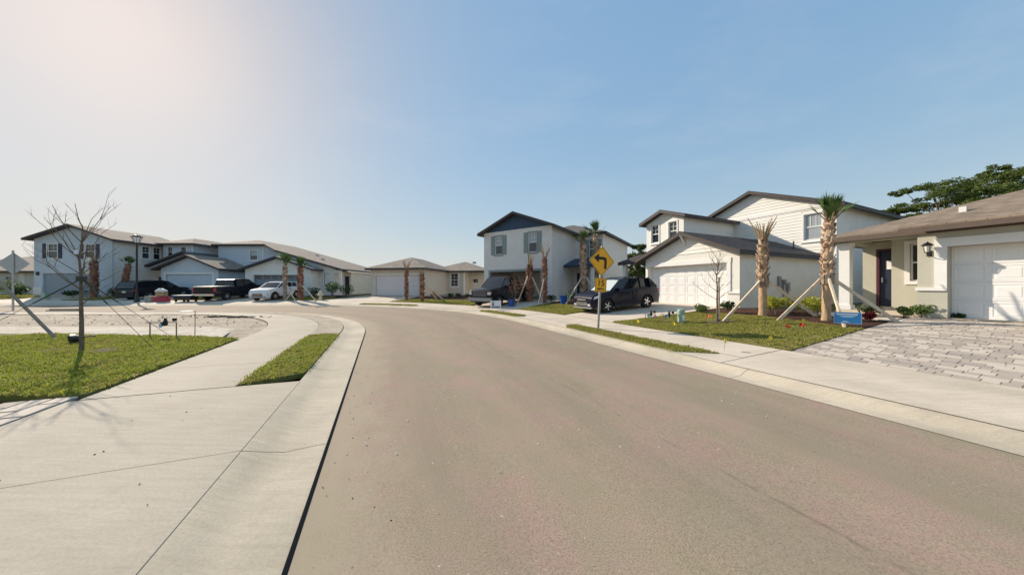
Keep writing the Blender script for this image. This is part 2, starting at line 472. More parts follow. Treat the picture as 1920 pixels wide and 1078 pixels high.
def gz(x, y): return zsq(*sq(x, y))

def sqpoly(pts, step=.5):
    """(s,q) polygon -> xy polygon, edges refined so that it follows the bend"""
    out = []
    for i, (s0, q0) in enumerate(pts):
        s1, q1 = pts[(i + 1) % len(pts)]
        n = max(1, int(abs(s1 - s0) / step)) if (s0 > -.5 or s1 > -.5) else 1
        for k in range(n): t = k / n; out.append(xy(s0 + (s1 - s0) * t, q0 + (q1 - q0) * t))
    return out

def patch(name, poly, dz, material, parent=None, cell=.5, skirt=0., rough=0., kind='structure', cuts=()):
    """sheet that lies on the ground profile; poly in xy"""
    bm = bmesh.new()
    vs = [bm.verts.new((x, y, 0)) for x, y in poly]; bm.faces.new(vs)
    xs = [p[0] for p in poly]; ys = [p[1] for p in poly]
    def bis(co, no):
        bmesh.ops.bisect_plane(bm, geom=bm.verts[:] + bm.edges[:] + bm.faces[:], dist=1e-5, plane_co=co, plane_no=no)
    v = math.floor(min(xs) / cell) * cell + cell
    while v < max(xs): bis((v, 0, 0), (1, 0, 0)); v += cell
    v = math.floor(min(ys) / cell) * cell + cell
    while v < max(ys): bis((0, v, 0), (0, 1, 0)); v += cell
    bmesh.ops.triangulate(bm, faces=[f for f in bm.faces if len(f.verts) > 4])
    uvl = bm.loops.layers.uv.new('UVMap')
    for f in bm.faces:
        for l in f.loops: l[uvl].uv = sq(l.vert.co.x, l.vert.co.y)
    for w in bm.verts:
        x, y = w.co.x, w.co.y; w.co.z = gz(x, y) + dz
        if rough and not w.is_boundary: w.co.z += rough * mnoise.fractal(Vector((x * .9, y * .9, 0)), 1, 2, 4)
    bmesh.ops.recalc_face_normals(bm, faces=bm.faces)
    if bm.faces and sum(f.normal.z for f in bm.faces) < 0: bmesh.ops.reverse_faces(bm, faces=bm.faces)
    if skirt:
        be = [e for e in bm.edges if e.is_boundary]
        r = bmesh.ops.extrude_edge_only(bm, edges=be)
        for g in r['geom']:
            if isinstance(g, bmesh.types.BMVert): g.co.z -= skirt
    me = bpy.data.meshes.new(name); bm.to_mesh(me); bm.free()
    me.materials.append(MATS[material])
    me.shade_smooth(); me.set_sharp_from_angle(angle=R(40))
    o = bpy.data.objects.new(name, me); COL.objects.link(o)
    if parent is not None: o.parent = parent
    elif kind: o['kind'] = kind
    return o

def ribbon(name, s0, s1, qs, dzs, material, parent=None, ds=.5, kind='structure'):
    """strip along the street; qs = offsets across it, dzs = extra height at each"""
    n = max(1, int(math.ceil((s1 - s0) / ds))); ss = [s0 + (s1 - s0) * i / n for i in range(n + 1)]
    vs = []; uv = []
    for s in ss:
        for q, dz in zip(qs, dzs): x, y = xy(s, q); vs.append((x, y, zsq(s, q) + dz)); uv.append((s, q))
    m = len(qs); fs = [(i * m + j, (i + 1) * m + j, (i + 1) * m + j + 1, i * m + j + 1) for i in range(n) for j in range(m - 1)]
    me = bpy.data.meshes.new(name); me.from_pydata(vs, [], fs)
    ul = me.uv_layers.new(name='UVMap')
    for l in me.loops: ul.data[l.index].uv = uv[l.vertex_index]
    me.materials.append(MATS[material])
    bm = bmesh.new(); bm.from_mesh(me); bmesh.ops.recalc_face_normals(bm, faces=bm.faces)
    if sum(f.normal.z for f in bm.faces) < 0: bmesh.ops.reverse_faces(bm, faces=bm.faces)
    bm.to_mesh(me); bm.free()
    me.shade_smooth(); me.set_sharp_from_angle(angle=R(30))
    o = bpy.data.objects.new(name, me); COL.objects.link(o)
    if parent is not None: o.parent = parent
    elif kind: o['kind'] = kind
    return o

# ------------------------------------------------------------------ ground, road, kerbs, pavements
def build_ground():
    xs = list(np.arange(-90, 60.1, 1.5)); ys = list(np.arange(-30, 75.1, 1.5))
    xs = [-2500, -800, -300, -150] + xs + [110, 200, 500, 2500]; ys = [-2500, -500, -100] + ys + [120, 250, 700, 2800]
    vs = []; fs = []
    for y in ys:
        for x in xs:
            if abs(x) > 100 or y > 80 or y < -35: z = .3
            else:
                s, q = sq(x, y); z = zsq(s, q) - (.14 if q < 9.5 else .03)
            vs.append((x, y, z))
    W = len(xs)
    for j in range(len(ys) - 1):
        for i in range(W - 1): fs.append((j * W + i, j * W + i + 1, (j + 1) * W + i + 1, (j + 1) * W + i))
    me = bpy.data.meshes.new('ground'); me.from_pydata(vs, [], fs); me.materials.append(MATS['ground_grass']); me.shade_smooth()
    o = bpy.data.objects.new('ground', me); COL.objects.link(o); o['kind'] = 'structure'
build_ground()

ribbon('road', -22, 75, [-.478, 0, 1, 2, 3, 4, 5, 5.585], [0, .006, .018, .026, .026, .02, .008, 0], 'asphalt')
# dark strip in the open joint; shade of the gutter face put into its colour
mat('joint_shade', (.035, .028, .024), .8)
ribbon('road_edge_shade', -22, 75, [-.4988, -.493, -.476], [.024, .004, -.004], 'joint_shade')

def sections(name, part, s0, s1, step, qs, dzs, material, gap=.004, under=True, gaps=None):
    base = ribbon(name, s0, s1, [qs[0], qs[-1]] if len(qs) == 2 else qs, [d - .009 for d in dzs], 'joint_grey')
    s = s0
    while s < s1 - .01:
        e = min(s + step, s1)
        ribbon(part, s + gap, e - gap, qs, dzs, material, parent=base, ds=.5); s = e
    return base
sections('kerb', 'kerb_section', -22.6, 62, 3.0, [-.5, -.501, -.53, -.84, -1.0, -1.14, -1.18], [-.13, -.006, 0, 0, -.004, 0, -.003], 'concrete_gutter')
sections('kerb', 'kerb_section', -22.9, 62, 3.0, [5.59, 5.75, 5.9, 6.02, 6.12, 6.15], [.004, .004, 0, .012, 0, -.004], 'concrete_gutter')
# left: driveway apron in the foreground, then the footpath round the bend
sections('driveway_apron', 'concrete_slab', -22.6, -5.42, 3.0, [-1.172, -2, -2.8, -3.6], [.0015, .004, .004, .004], 'concrete', gap=.003)
sections('sidewalk', 'sidewalk_slab', -5.41, 46, 1.52, [-1.98, -2.7, -3.52], [.006, .006, .006], 'concrete', gap=.0045)
# right: apron of the near driveway, footpath, and the band between footpath and kerb
sections('driveway_apron', 'concrete_slab', -20.5, -7.42, 4.36, [6.158, 6.9, 7.6, 8.36], [.004, .004, .004, .004], 'concrete_pale', gap=.006)
sections('sidewalk', 'sidewalk_slab', -7.41, 62, 1.52, [6.9, 7.6, 8.36], [.006, .006, .006], 'concrete_pale', gap=.0045)
sections('kerbside_band', 'concrete_slab', -7.41, 62, 3.05, [6.158, 6.5, 6.893], [.002, .002, .002], 'concrete_pale', gap=.005)

patch('sand_verge', sqpoly([(-.55, -1.97), (-.55, -1.2), (46, -1.2), (46, -1.97)]), .012, 'sand', cell=.4, rough=.015)
SANDLOT = [(-7.55, 8.15), (-9.4, 8.32), (-14.4, 8.36), (-34, 8.2), (-46, 9.0)] + [xy(s, -3.54) for s in np.arange(44, -.7, -.5)]
patch('sand_lot', SANDLOT, -.02, 'sand', cell=.35, rough=.055)
patch('sand_path', [(-8.2, 8.36), (-9.4, 8.30), (-14.4, 8.34), (-34, 8.2), (-34, 9.4), (-14, 10.1), (-10.6, 10.4), (-9.3, 9.9)], .0, 'sand_pale', cell=.3, rough=.03)

# driveways of the houses (concrete), following the slope of the lots
def drive(pts, m='concrete_pale', dz=.012): return patch('driveway', sqpoly(pts, .4), dz, m, cell=.6)
drive([(-1.95, 8.37), (.82, 8.37), (1.05, 15.2), (-2.45, 15.2)])
drive([(3.55, 8.37), (6.4, 8.37), (6.75, 15.6), (4.2, 14.9)])
drive([(12.3, 8.37), (16.6, 8.37), (15.6, 13.3), (12.3, 13.2)])
drive([(20.6, 8.37), (27.8, 8.37), (27.6, 13.5), (20.9, 13.5)])
drive([(31.0, 8.37), (37.4, 8.37), (37.0, 13.9), (31.0, 13.9)])
drive([(40.6, 8.37), (47.8, 8.37), (46.9, 12.3), (41.2, 12.3)])

LAWNS = {
 'left': ([(-5.66, 3.93), (-7.46, 8.02), (-9.4, 8.28), (-14.4, 8.32), (-19, 8.3), (-17.5, 3.2), (-9.8, 3.5), (-6.63, 3.82), (-5.9, 3.86)], .03),
 'leftstrip': (sqpoly([(-5.40, -1.96), (-4.98, -1.205), (-.62, -1.205), (-.45, -1.5), (-.62, -1.96)]), .022),
 'right': (sqpoly([(-7.56, 8.42), (-1.98, 8.42), (-2.35, 11), (-2.6, 12.7), (-5, 12.9), (-6.4, 12.4), (-7.56, 12.2)]), .03),
 'rightstrip': (sqpoly([(-6.98, 6.84), (-6.35, 6.2), (-2.0, 6.2), (-1.55, 6.55), (-1.75, 6.84)]), .022),
 'h5': (sqpoly([(.9, 8.42), (3.45, 8.42), (3.75, 11.2), (2.6, 11.6), (1.1, 12.0)]), .03),
 'h5strip': (sqpoly([(1.35, 6.5), (1.6, 6.2), (4.1, 6.2), (4.3, 6.5), (4.1, 6.84), (1.6, 6.84)]), .022),
 'h4': (sqpoly([(6.6, 8.42), (12.2, 8.42), (12.1, 10.6), (6.8, 11.2)]), .03),
 'h4strip': (sqpoly([(9.0, 6.5), (9.3, 6.2), (13.0, 6.2), (13.0, 6.84), (9.3, 6.84)]), .022),
 'h3': (sqpoly([(16.9, 8.42), (20.4, 8.42), (20.5, 11.5), (16.9, 11.5)]), .03),
 'h2': (sqpoly([(28.0, 8.42), (30.8, 8.42), (30.8, 13.2), (28.0, 13.2)]), .03),
 'h1': (sqpoly([(37.7, 8.42), (40.4, 8.42), (40.8, 13.2), (37.7, 13.2)]), .03),
 'h0': (sqpoly([(48.2, 8.42), (60, 8.42), (60, 14), (48.2, 14)]), .03),
}
for k, (pl, dz) in LAWNS.items():
    patch('lawn', pl, dz, 'thatch', cell=.4, skirt=.09)
def bed(pts, poly=None): return patch('mulch_bed', poly or sqpoly(pts, .4), .024, 'mulch', cell=.35, rough=.03)
bed([(-7.56, 12.22), (-6.4, 12.42), (-5, 12.92), (-2.6, 12.72), (-2.5, 14.9), (-5.6, 15.4), (-5.6, 16.4), (-7.5, 16.4), (-7.56, 13.9)])
bed([(1.12, 12.05), (2.6, 11.65), (3.72, 11.25), (4.1, 14.6), (1.5, 16.5)])
bed([(6.82, 11.25), (12.1, 10.65), (12.2, 14.6), (6.9, 15.6)])
bed([(16.9, 11.55), (20.5, 11.55), (20.8, 13.8), (16.9, 13.8)])
bed([(37.7, 13.25), (40.8, 13.25), (40.8, 14.4), (37.7, 14.4)])
# short walk from the near driveway to the porch
patch('walkway', [lot(-7.6, 13.95), lot(-5.7, 14.25), lot(-5.7, 15.15), lot(-7.6, 14.85)], .04, 'concrete_pale', cell=.5, skirt=.05)

# ------------------------------------------------------------------ pavers, each one its own piece
for nm, c in (('paver_light', (.56, .485, .40)), ('paver_mid', (.42, .36, .30)), ('paver_dark', (.355, .305, .26))):
    mat(nm, c, .85, var=.1, vscale=9, bump=.3, bscale=60, spec=.25)
PM = {}
def paver_mesh(L, W, m, gp=.0022):
    k = (L, W, m, gp)
    if k not in PM:
        h, b, t = .05, .005, .004; x, y = L / 2 - gp, W / 2 - gp
        v = [(-x, -y, -h), (x, -y, -h), (x, y, -h), (-x, y, -h), (-x, -y, -t), (x, -y, -t), (x, y, -t), (-x, y, -t),
             (-x + b, -y + b, 0), (x - b, -y + b, 0), (x - b, y - b, 0), (-x + b, y - b, 0)]
        f = [(0, 1, 5, 4), (1, 2, 6, 5), (2, 3, 7, 6), (3, 0, 4, 7), (4, 5, 9, 8), (5, 6, 10, 9), (6, 7, 11, 10), (7, 4, 8, 11), (8, 9, 10, 11)]
        me = bpy.data.meshes.new('paver'); me.from_pydata(v, [], f); me.materials.append(MATS[m]); PM[k] = me
    return PM[k]
def pavers(s0, s1, q0, q1, W, lens, parent, keep, seed, mats, near, lift=.01, gp=.0022):
    rg = random.Random(seed); items = []
    q = q0 + W / 2
    while q < q1 - W * .4:
        s = s0 - rg.random() * .2
        while s < s1:
            L = rg.choice(lens); a, b = max(s, s0), min(s + L, s1); s += L
            if b - a < .06: continue
            items.append(((a + b) / 2, q, round(b - a, 2), rg.choice(mats)))
        q += W
    items.sort(key=lambda it: near(*lot(it[0], it[1])))
    mb = MB(); order = ['paver_light', 'paver_mid', 'paver_dark']
    for i, (s, q, L, m) in enumerate(items):
        x, y = lot(s, q); z = zsq(s, q) + lift + rg.uniform(-.0025, .0025)
        sl = (zsq(s, q + .1) - zsq(s, q - .1)) / .2
        ax = Vector((DV[0], DV[1], 0)); ay = Vector((NV[0], NV[1], sl)).normalized(); az = ax.cross(ay)
        if az.z < 0: ax = -ax; az = -az
        M = Matrix((( ax.x, ay.x, az.x, x), (ax.y, ay.y, az.y, y), (ax.z, ay.z, az.z, z), (0, 0, 0, 1)))
        me = paver_mesh(L, W, m, gp)
        if i < keep:
            o = bpy.data.objects.new('paver', me); COL.objects.link(o); o.matrix_world = M; o.parent = parent
        else:
            mb.cur = order.index(m)
            mb.add([M @ v.co for v in me.vertices], [tuple(p.vertices) for p in me.polygons])
    if mb.v:
        o = mb.build('paver_field', order, parent, fix=False); o['kind'] = 'stuff'
dp = patch('driveway', [lot(-7.58, 8.37), lot(-13.2, 8.37), lot(-13.2, 15.75), lot(-7.58, 15.75)], .003, 'joint_grey', cell=1)
pavers(-13.2, -7.58, 8.38, 15.7, .165, [.165, .165, .25, .25, .33], dp, 300, 3, ['paver_light', 'paver_mid', 'paver_mid', 'paver_dark', 'paver_light', 'paver_mid'], lambda x, y: y if x / y < 1.8 else 99 + y)
dl = patch('driveway', [lot(-5.22, -3.62), lot(-11.5, -3.62), lot(-11.5, -8.5), lot(-5.22, -8.5)], -.02, 'joint_dark', cell=1)
pavers(-11.5, -5.22, -6.98, -3.62, .21, [.32, .42, .42], dl, 60, 5, ['paver_light'] * 3 + ['paver_mid'], lambda x, y: -y, gp=.012)

# ------------------------------------------------------------------ grass
def in_poly(px, py, poly):
    c = np.zeros(len(px), bool); n = len(poly); j = n - 1
    for i in range(n):
        xi, yi = poly[i]; xj, yj = poly[j]
        cond = ((yi > py) != (yj > py)) & (px < (xj - xi) * (py - yi) / ((yj - yi) + 1e-12) + xi); c ^= cond; j = i
    return c
def grass(poly, dz, dens, blade, width, material, label, seed, clip=None):
    rg = np.random.default_rng(seed); P = np.array(poly)
    x0, y0 = P.min(0); x1, y1 = P.max(0)
    if clip: x0, x1, y0, y1 = max(x0, clip[0]), min(x1, clip[1]), max(y0, clip[2]), min(y1, clip[3])
    n = int((x1 - x0) * (y1 - y0) * dens); px = rg.uniform(x0, x1, n); py = rg.uniform(y0, y1, n)
    # ragged edge: test a slightly jittered position
    k = in_poly(px + rg.normal(0, .03, n), py + rg.normal(0, .03, n), poly); px, py = px[k], py[k]
    # clumps: thin out with low frequency noise
    cl = np.array([mnoise.noise(Vector((a * 3.1, b * 3.1, seed))) + .7 * mnoise.noise(Vector((a * 9, b * 9, seed + 5))) for a, b in zip(px, py)])
    k = rg.uniform(0, 1, len(px)) < np.clip(.86 + .7 * cl, .12, 1); px, py, cl = px[k], py[k], cl[k]
    n = len(px); pz = np.array([gz(a, b) for a, b in zip(px, py)]) + dz - .005
    ang = rg.uniform(0, 2 * np.pi, n); le = blade * rg.uniform(.55, 1.25, n) * (1 + .5 * cl); wd = width * rg.uniform(.7, 1.3, n)
    lean = rg.uniform(.25, 1.1, n); la = rg.uniform(0, 2 * np.pi, n)
    dx, dy = np.cos(ang) * wd / 2, np.sin(ang) * wd / 2
    mx, my, mz = px + np.cos(la) * le * .3 * lean, py + np.sin(la) * le * .3 * lean, pz + le * .62
    tx, ty, tz = px + np.cos(la) * le * .85 * lean, py + np.sin(la) * le * .85 * lean, pz + le * np.clip(1.0 - .35 * lean, .3, 1)
    V = np.empty((n, 5, 3))
    V[:, 0] = np.stack([px - dx, py - dy, pz], 1); V[:, 1] = np.stack([px + dx, py + dy, pz], 1)
    V[:, 2] = np.stack([mx + dx * .8, my + dy * .8, mz], 1); V[:, 3] = np.stack([mx - dx * .8, my - dy * .8, mz], 1); V[:, 4] = np.stack([tx, ty, tz], 1)
    me = bpy.data.meshes.new('grass')
    me.vertices.add(n * 5); me.vertices.foreach_set('co', V.ravel())
    me.loops.add(n * 7); me.polygons.add(n * 2)
    b = np.arange(n)[:, None] * 5
    me.loops.foreach_set('vertex_index', (b + np.array([0, 1, 2, 3, 3, 2, 4])).ravel().astype(np.int32))
    st = (np.arange(n)[:, None] * 7 + np.array([0, 4])).ravel().astype(np.int32)
    me.polygons.foreach_set('loop_start', st)
    me.update(calc_edges=True); me.materials.append(MATS[material])
    o = bpy.data.objects.new('grass', me); COL.objects.link(o); tag(o, label, 'grass', kind='stuff')
G = LAWNS
grass(*G['left'], 3300, .055, .013, 'grass_blade', 'bright green sod lawn around the bare staked tree', 1, clip=(-13.5, 0, 2.5, 9))
grass(*G['leftstrip'], 5200, .05, .011, 'grass_blade', 'green grass strip between curving footpath and kerb', 2)
grass(*G['right'], 2600, .045, .014, 'grass_olive', 'olive green lawn in front of the two big braced palms', 3)
grass(*G['rightstrip'], 4200, .045, .012, 'grass_olive', 'narrow grass strip around the yellow turn sign post', 4)
grass(*G['h5'], 1500, .05, .02, 'grass_olive', 'small lawn between the two dark parked vehicles', 5)
grass(*G['h5strip'], 2200, .045, .018, 'grass_olive', 'short grass strip in front of the white yard sign', 6)
for i, (k, lb) in enumerate((('h4', 'lawn grass in front of the tan single-storey house'), ('h4strip', 'kerbside grass strip by the tan single-storey house'), ('h3', 'lawn grass under the two palms by the white SUV'),
                             ('h2', 'grass patch beside the parked pickup'), ('h1', 'grass patch beside the long dark estate SUV'), ('h0', 'lawn grass before the far low house'))):
    grass(*G[k], 700, .06, .03, 'grass_olive', lb, 10 + i)

# loose bits: pebbles on the road, clods on the sand lot
def scatter(name, label, cat, pts, r0, r1, material, seed, lift=.0):
    rg = random.Random(seed); mb = MB()
    for x, y in pts:
        r = rg.uniform(r0, r1); z = gz(x, y) + lift; a = rg.random() * 6.28; k = rg.uniform(.5, 1)
        ring = [(x + r * math.cos(a + i * 1.2566) * (1 if i % 2 else k), y + r * math.sin(a + i * 1.2566) * k, z) for i in range(5)]
        top = [(x + r * .55 * math.cos(a + i * 1.2566), y + r * .55 * math.sin(a + i * 1.2566) * k, z + r * rg.uniform(.5, .8)) for i in range(5)]
        mb.add(ring + top, [(i, (i + 1) % 5, 5 + (i + 1) % 5, 5 + i) for i in range(5)] + [(5, 6, 7, 8, 9)])
    o = mb.build(name, material, None, fix=True); tag(o, label, cat, kind='stuff'); return o
rg = random.Random(21)
P = [xy(rg.uniform(-9, 2), -.44 + abs(rg.gauss(0, .3))) for _ in range(90)]
scatter('gravel', 'dark grit scattered along the left gutter edge of the road', 'grit', P, .004, .009, 'soil', 1, .005)
P = [xy(rg.uniform(-9.5, 4), rg.uniform(-.3, 5.4)) for _ in range(150)]
scatter('gravel', 'tiny pale stone chips scattered over the asphalt', 'grit', P, .005, .014, 'trim_white', 2, .02)
P = [xy(rg.uniform(-8.6, -5.5), rg.uniform(-3.4, -1.2)) for _ in range(12)]
scatter('litter', 'tiny dry leaf bits on the near concrete apron', 'litter', P, .004, .011, 'soil', 6, .006)
P = []
while len(P) < 240:
    s, q = rg.uniform(1, 30), rg.uniform(-8.5, -3.7); x, y = xy(s, q)
    if y > 10.2: P.append((x, y))
scatter('clods', 'earth clods and debris strewn over the sandy vacant lot', 'clods', P, .012, .05, 'sand', 3, -.005)
P = [(rg.gauss(-13.2, .8), rg.gauss(13.9, .12)) for _ in range(170)]
scatter('clods', 'low ridge of dark soil at the far edge of the sandy lot', 'clods', P, .03, .09, 'soil', 4, -.02)

# ------------------------------------------------------------------ house kit (local frame: street front faces -y, x to the right seen from the street, z from the slab)
def house(x, y, z, rz, label, group=None):
    return empty('house', (x, y, z), rz, label, 'house', group)

def wallrun(mb, axis, a0, a1, z0, z1, p0, p1, ops=()):
    A = sorted(set([a0, a1] + [v for o in ops for v in o[:2]])); Z = sorted(set([z0, z1] + [v for o in ops for v in o[2:]]))
    A = [v for v in A if a0 <= v <= a1]; Z = [v for v in Z if z0 <= v <= z1]
    for i in range(len(A) - 1):
        zr = None
        for j in range(len(Z) - 1):
            am, zm = (A[i] + A[i + 1]) / 2, (Z[j] + Z[j + 1]) / 2
            hole = any(o[0] < am < o[1] and o[2] < zm < o[3] for o in ops)
            if not hole and zr is None: zr = Z[j]
            if (hole or j == len(Z) - 2) and zr is not None:
                zt = Z[j] if hole else Z[j + 1]
                if axis == 'x': mb.box(A[i], A[i + 1], p0, p1, zr, zt)
                else: mb.box(p0, p1, A[i], A[i + 1], zr, zt)
                zr = None

def volume(h, m, x0, x1, y0, y1, z0, z1, front=(), right=(), left=(), back=(), th=.16, name='wall', skip=''):
    mb = MB()
    if 'f' not in skip: wallrun(mb, 'x', x0, x1, z0, z1, y0, y0 + th, front)
    if 'b' not in skip: wallrun(mb, 'x', x0, x1, z0, z1, y1 - th, y1, back)
    ya = y0 + (0 if 'f' in skip else th); yb = y1 - (0 if 'b' in skip else th)
    if 'r' not in skip: wallrun(mb, 'y', ya, yb, z0, z1, x1 - th, x1, right)
    if 'l' not in skip: wallrun(mb, 'y', ya, yb, z0, z1, x0, x0 + th, left)
    return mb.build(name, m, h)

def gable_wall(h, m, pts, y0, th=.16, name='gable'):
    return MB().prism(pts, y0, y0 + th).build(name, m, h)

def roof(h, polys, m, fm, name='roof', th=.04, ft=.17):
    mb, fb = MB(), MB()
    for p in polys:
        mb.slab(p, th); fb.slab([(a, b, c - th - .002) for a, b, c in p], ft)
    r = mb.build(name, m, h); fb.build('fascia', fm, h); return r

def gable_y(h, xl, xr, xp, y0, y1, zl, zr, zp, m, fm, **k):
    """ridge runs back along y"""
    return roof(h, [[(xl, y0, zl), (xp, y0, zp), (xp, y1, zp), (xl, y1, zl)], [(xp, y0, zp), (xr, y0, zr), (xr, y1, zr), (xp, y1, zp)]], m, fm, **k)

def hip(h, x0, x1, y0, y1, ze, pitch, m, fm, **k):
    w, d = x1 - x0, y1 - y0; a = min(w, d) / 2; zt = ze + a * pitch
    if w >= d: r0, r1 = (x0 + a, y0 + a, zt), (x1 - a, y0 + a, zt)
    else: r0, r1 = (x0 + a, y0 + a, zt), (x0 + a, y1 - a, zt)
    A, B, C, D = (x0, y0, ze), (x1, y0, ze), (x1, y1, ze), (x0, y1, ze)
    if w >= d: P = [[A, B, r1, r0], [B, C, r1], [C, D, r0, r1], [D, A, r0]]
    else: P = [[A, B, r0], [B, C, r1, r0], [C, D, r1], [D, A, r0, r1]]
    return roof(h, P, m, fm, **k)

def frame_matrix(side, a, pos, z):
    if side == 'f': c = ((1, 0, 0), (0, 1, 0)); o = (a, pos, z)
    elif side == 'r': c = ((0, 1, 0), (-1, 0, 0)); o = (pos, a, z)
    else: c = ((0, -1, 0), (1, 0, 0)); o = (pos, a, z)
    X, Y = c
    return Matrix(((X[0], Y[0], 0, o[0]), (X[1], Y[1], 0, o[1]), (0, 0, 1, o[2]), (0, 0, 0, 1)))

def window(h, side, a, pos, z0, w, hh, trim=None, tw=.09, pane='glass_dark', upper=None, fm='trim_white', cols=2, rows=2, shutter=None, sw=.33, sill=True, grid='top'):
    """sash window centred at a on the wall face pos; frame set back in the opening"""
    M = frame_matrix(side, a, pos, z0)
    fw = .05; mb = MB(); d0, d1 = .04, .11
    mb.box(-w / 2, -w / 2 + fw, d0, d1, 0, hh); mb.box(w / 2 - fw, w / 2, d0, d1, 0, hh)
    mb.box(-w / 2 + fw, w / 2 - fw, d0, d1, 0, fw); mb.box(-w / 2 + fw, w / 2 - fw, d0, d1, hh - fw, hh)
    mb.box(-w / 2 + fw, w / 2 - fw, d0 + .005, d1, hh / 2 - .03, hh / 2 + .03)
    o = mb.build('window', fm, h); o.matrix_local = M
    for k, (za, zb) in enumerate(((fw, hh / 2 - .03), (hh / 2 + .03, hh - fw))):
        MB().box(-w / 2 + fw, w / 2 - fw, d0 + .04, d0 + .05, za, zb).build('pane', (upper or pane) if k else pane, o)
    g = MB(); parts = [(hh / 2 + .03, hh - fw)] + ([(fw, hh / 2 - .03)] if grid == 'all' else [])
    for za, zb in parts:
        for c in range(1, cols): x = -w / 2 + fw + (w - 2 * fw) * c / cols; g.box(x - .011, x + .011, d0 + .022, d0 + .038, za, zb)
        for r_ in range(1, rows): z = za + (zb - za) * r_ / rows; g.box(-w / 2 + fw, w / 2 - fw, d0 + .023, d0 + .037, z - .011, z + .011)
    if g.v and grid: g.build('muntin', fm, o)
    if trim:
        t = MB(); e = .035
        t.box(-w / 2 - tw, -w / 2, -e, .03, -tw, hh + tw); t.box(w / 2, w / 2 + tw, -e, .03, -tw, hh + tw)
        t.box(-w / 2, w / 2, -e, .03, hh, hh + tw); t.box(-w / 2, w / 2, -e, .03, -tw, 0)
        t.build('trim', trim, o)
    if sill: MB().box(-w / 2 - tw - .02, w / 2 + tw + .02, -.07, .02, -tw - .05 if trim else -.05, -tw if trim else 0).build('sill', trim or fm, o)
    if shutter:
        for sx in (-1, 1):
            s = MB(); x = sx * (w / 2 + tw + sw / 2 + .01); s.box(x - sw / 2, x + sw / 2, -.03, -.002, -tw * .5, hh + tw * .5)
            for za, zb in ((.1, hh / 2 - .04), (hh / 2 + .04, hh - .1)): s.box(x - sw / 2 + .05, x + sw / 2 - .05, -.042, -.03, za, zb)
            s.build('shutter', shutter, o)
    return o

def opening(a, z0, w, hh): return (a - w / 2, a + w / 2, z0, z0 + hh)

PANEL = {}
def garage_door(h, x0, x1, z1, y, m, rows=4, cols=8, panels=True, glass_top=False):
    """sectional door: each section a part, each raised panel a piece of it"""
    root = MB().box(x0, x1, y + .035, y + .06, 0.0, z1).build('garage_door', m, h)
    sh = z1 / rows
    for r_ in range(rows):
        s = MB().box(x0 + .004, x1 - .004, y + .004, y + .034, r_ * sh + .004, (r_ + 1) * sh - .004).build('door_section', m, root)
        if not panels: continue
        pw = (x1 - x0) / cols
        for c in range(cols):
            k = (round(pw, 3), round(sh, 3), 'glass' if glass_top and r_ == rows - 1 else m)
            if k not in PANEL:
                b = MB(); w, hh = pw / 2 - .075, sh / 2 - .085
                o_ = [(-w, 0, -hh), (w, 0, -hh), (w, 0, hh), (-w, 0, hh)]; g = [(-w + .02, .008, -hh + .02), (w - .02, .008, -hh + .02), (w - .02, .008, hh - .02), (-w + .02, .008, hh - .02)]
                e = [(-w + .05, -.004, -hh + .05), (w - .05, -.004, -hh + .05), (w - .05, -.004, hh - .05), (-w + .05, -.004, hh - .05)]
                lip = [(-w - .012, -.006, -hh - .012), (w + .012, -.006, -hh - .012), (w + .012, -.006, hh + .012), (-w - .012, -.006, hh + .012)]
                V = lip + o_ + g + e; F = []
                for q in range(3):
                    for i in range(4): j = (i + 1) % 4; F.append((q * 4 + i, q * 4 + j, q * 4 + 4 + j, q * 4 + 4 + i))
                F.append((12, 13, 14, 15)); b.add(V, F)
                me = bpy.data.meshes.new('door_panel'); me.from_pydata(b.v, [], b.f)
                me.materials.append(MATS['glass_dark' if k[2] == 'glass' else m]); PANEL[k] = me
            o = bpy.data.objects.new('door_panel', PANEL[k]); COL.objects.link(o); o.parent = root
            o.location = (x0 + pw * (c + .5), y + .002, (r_ + .5) * sh)
    return root

def slab_floor(h, x0, x1, y0, y1, m='concrete'): return MB().box(x0, x1, y0, y1, -.55, -.004).build('foundation', m, h)

def lap_siding(h, m, y, x0, x1, z0, z1, edge, hole=None, step=.185):
    """lapped boards on a front wall; edge(z) gives the clear x range at height z"""
    z = z0
    while z < z1 - .03:
        zt = min(z + step + .01, z1); a, b = edge(z + step * .5); a, b = max(a, x0), min(b, x1)
        if b - a > .15:
            runs = [(a, b)]
            if hole and zt > hole[2] and z < hole[3]: runs = [(a, hole[0]), (hole[1], b)]
            for p, q in runs:
                if q - p < .05: continue
                v = [(p, y - .026, z), (q, y - .026, z), (q, y - .007, zt), (p, y - .007, zt), (p, y - .001, z), (q, y - .001, z), (q, y - .001, zt), (p, y - .001, zt)]
                MB().add(v, [(0, 1, 2, 3), (0, 4, 5, 1), (1, 5, 6, 2), (2, 6, 7, 3), (3, 7, 4, 0), (7, 6, 5, 4)]).build('siding_board', m, h)
        z += step

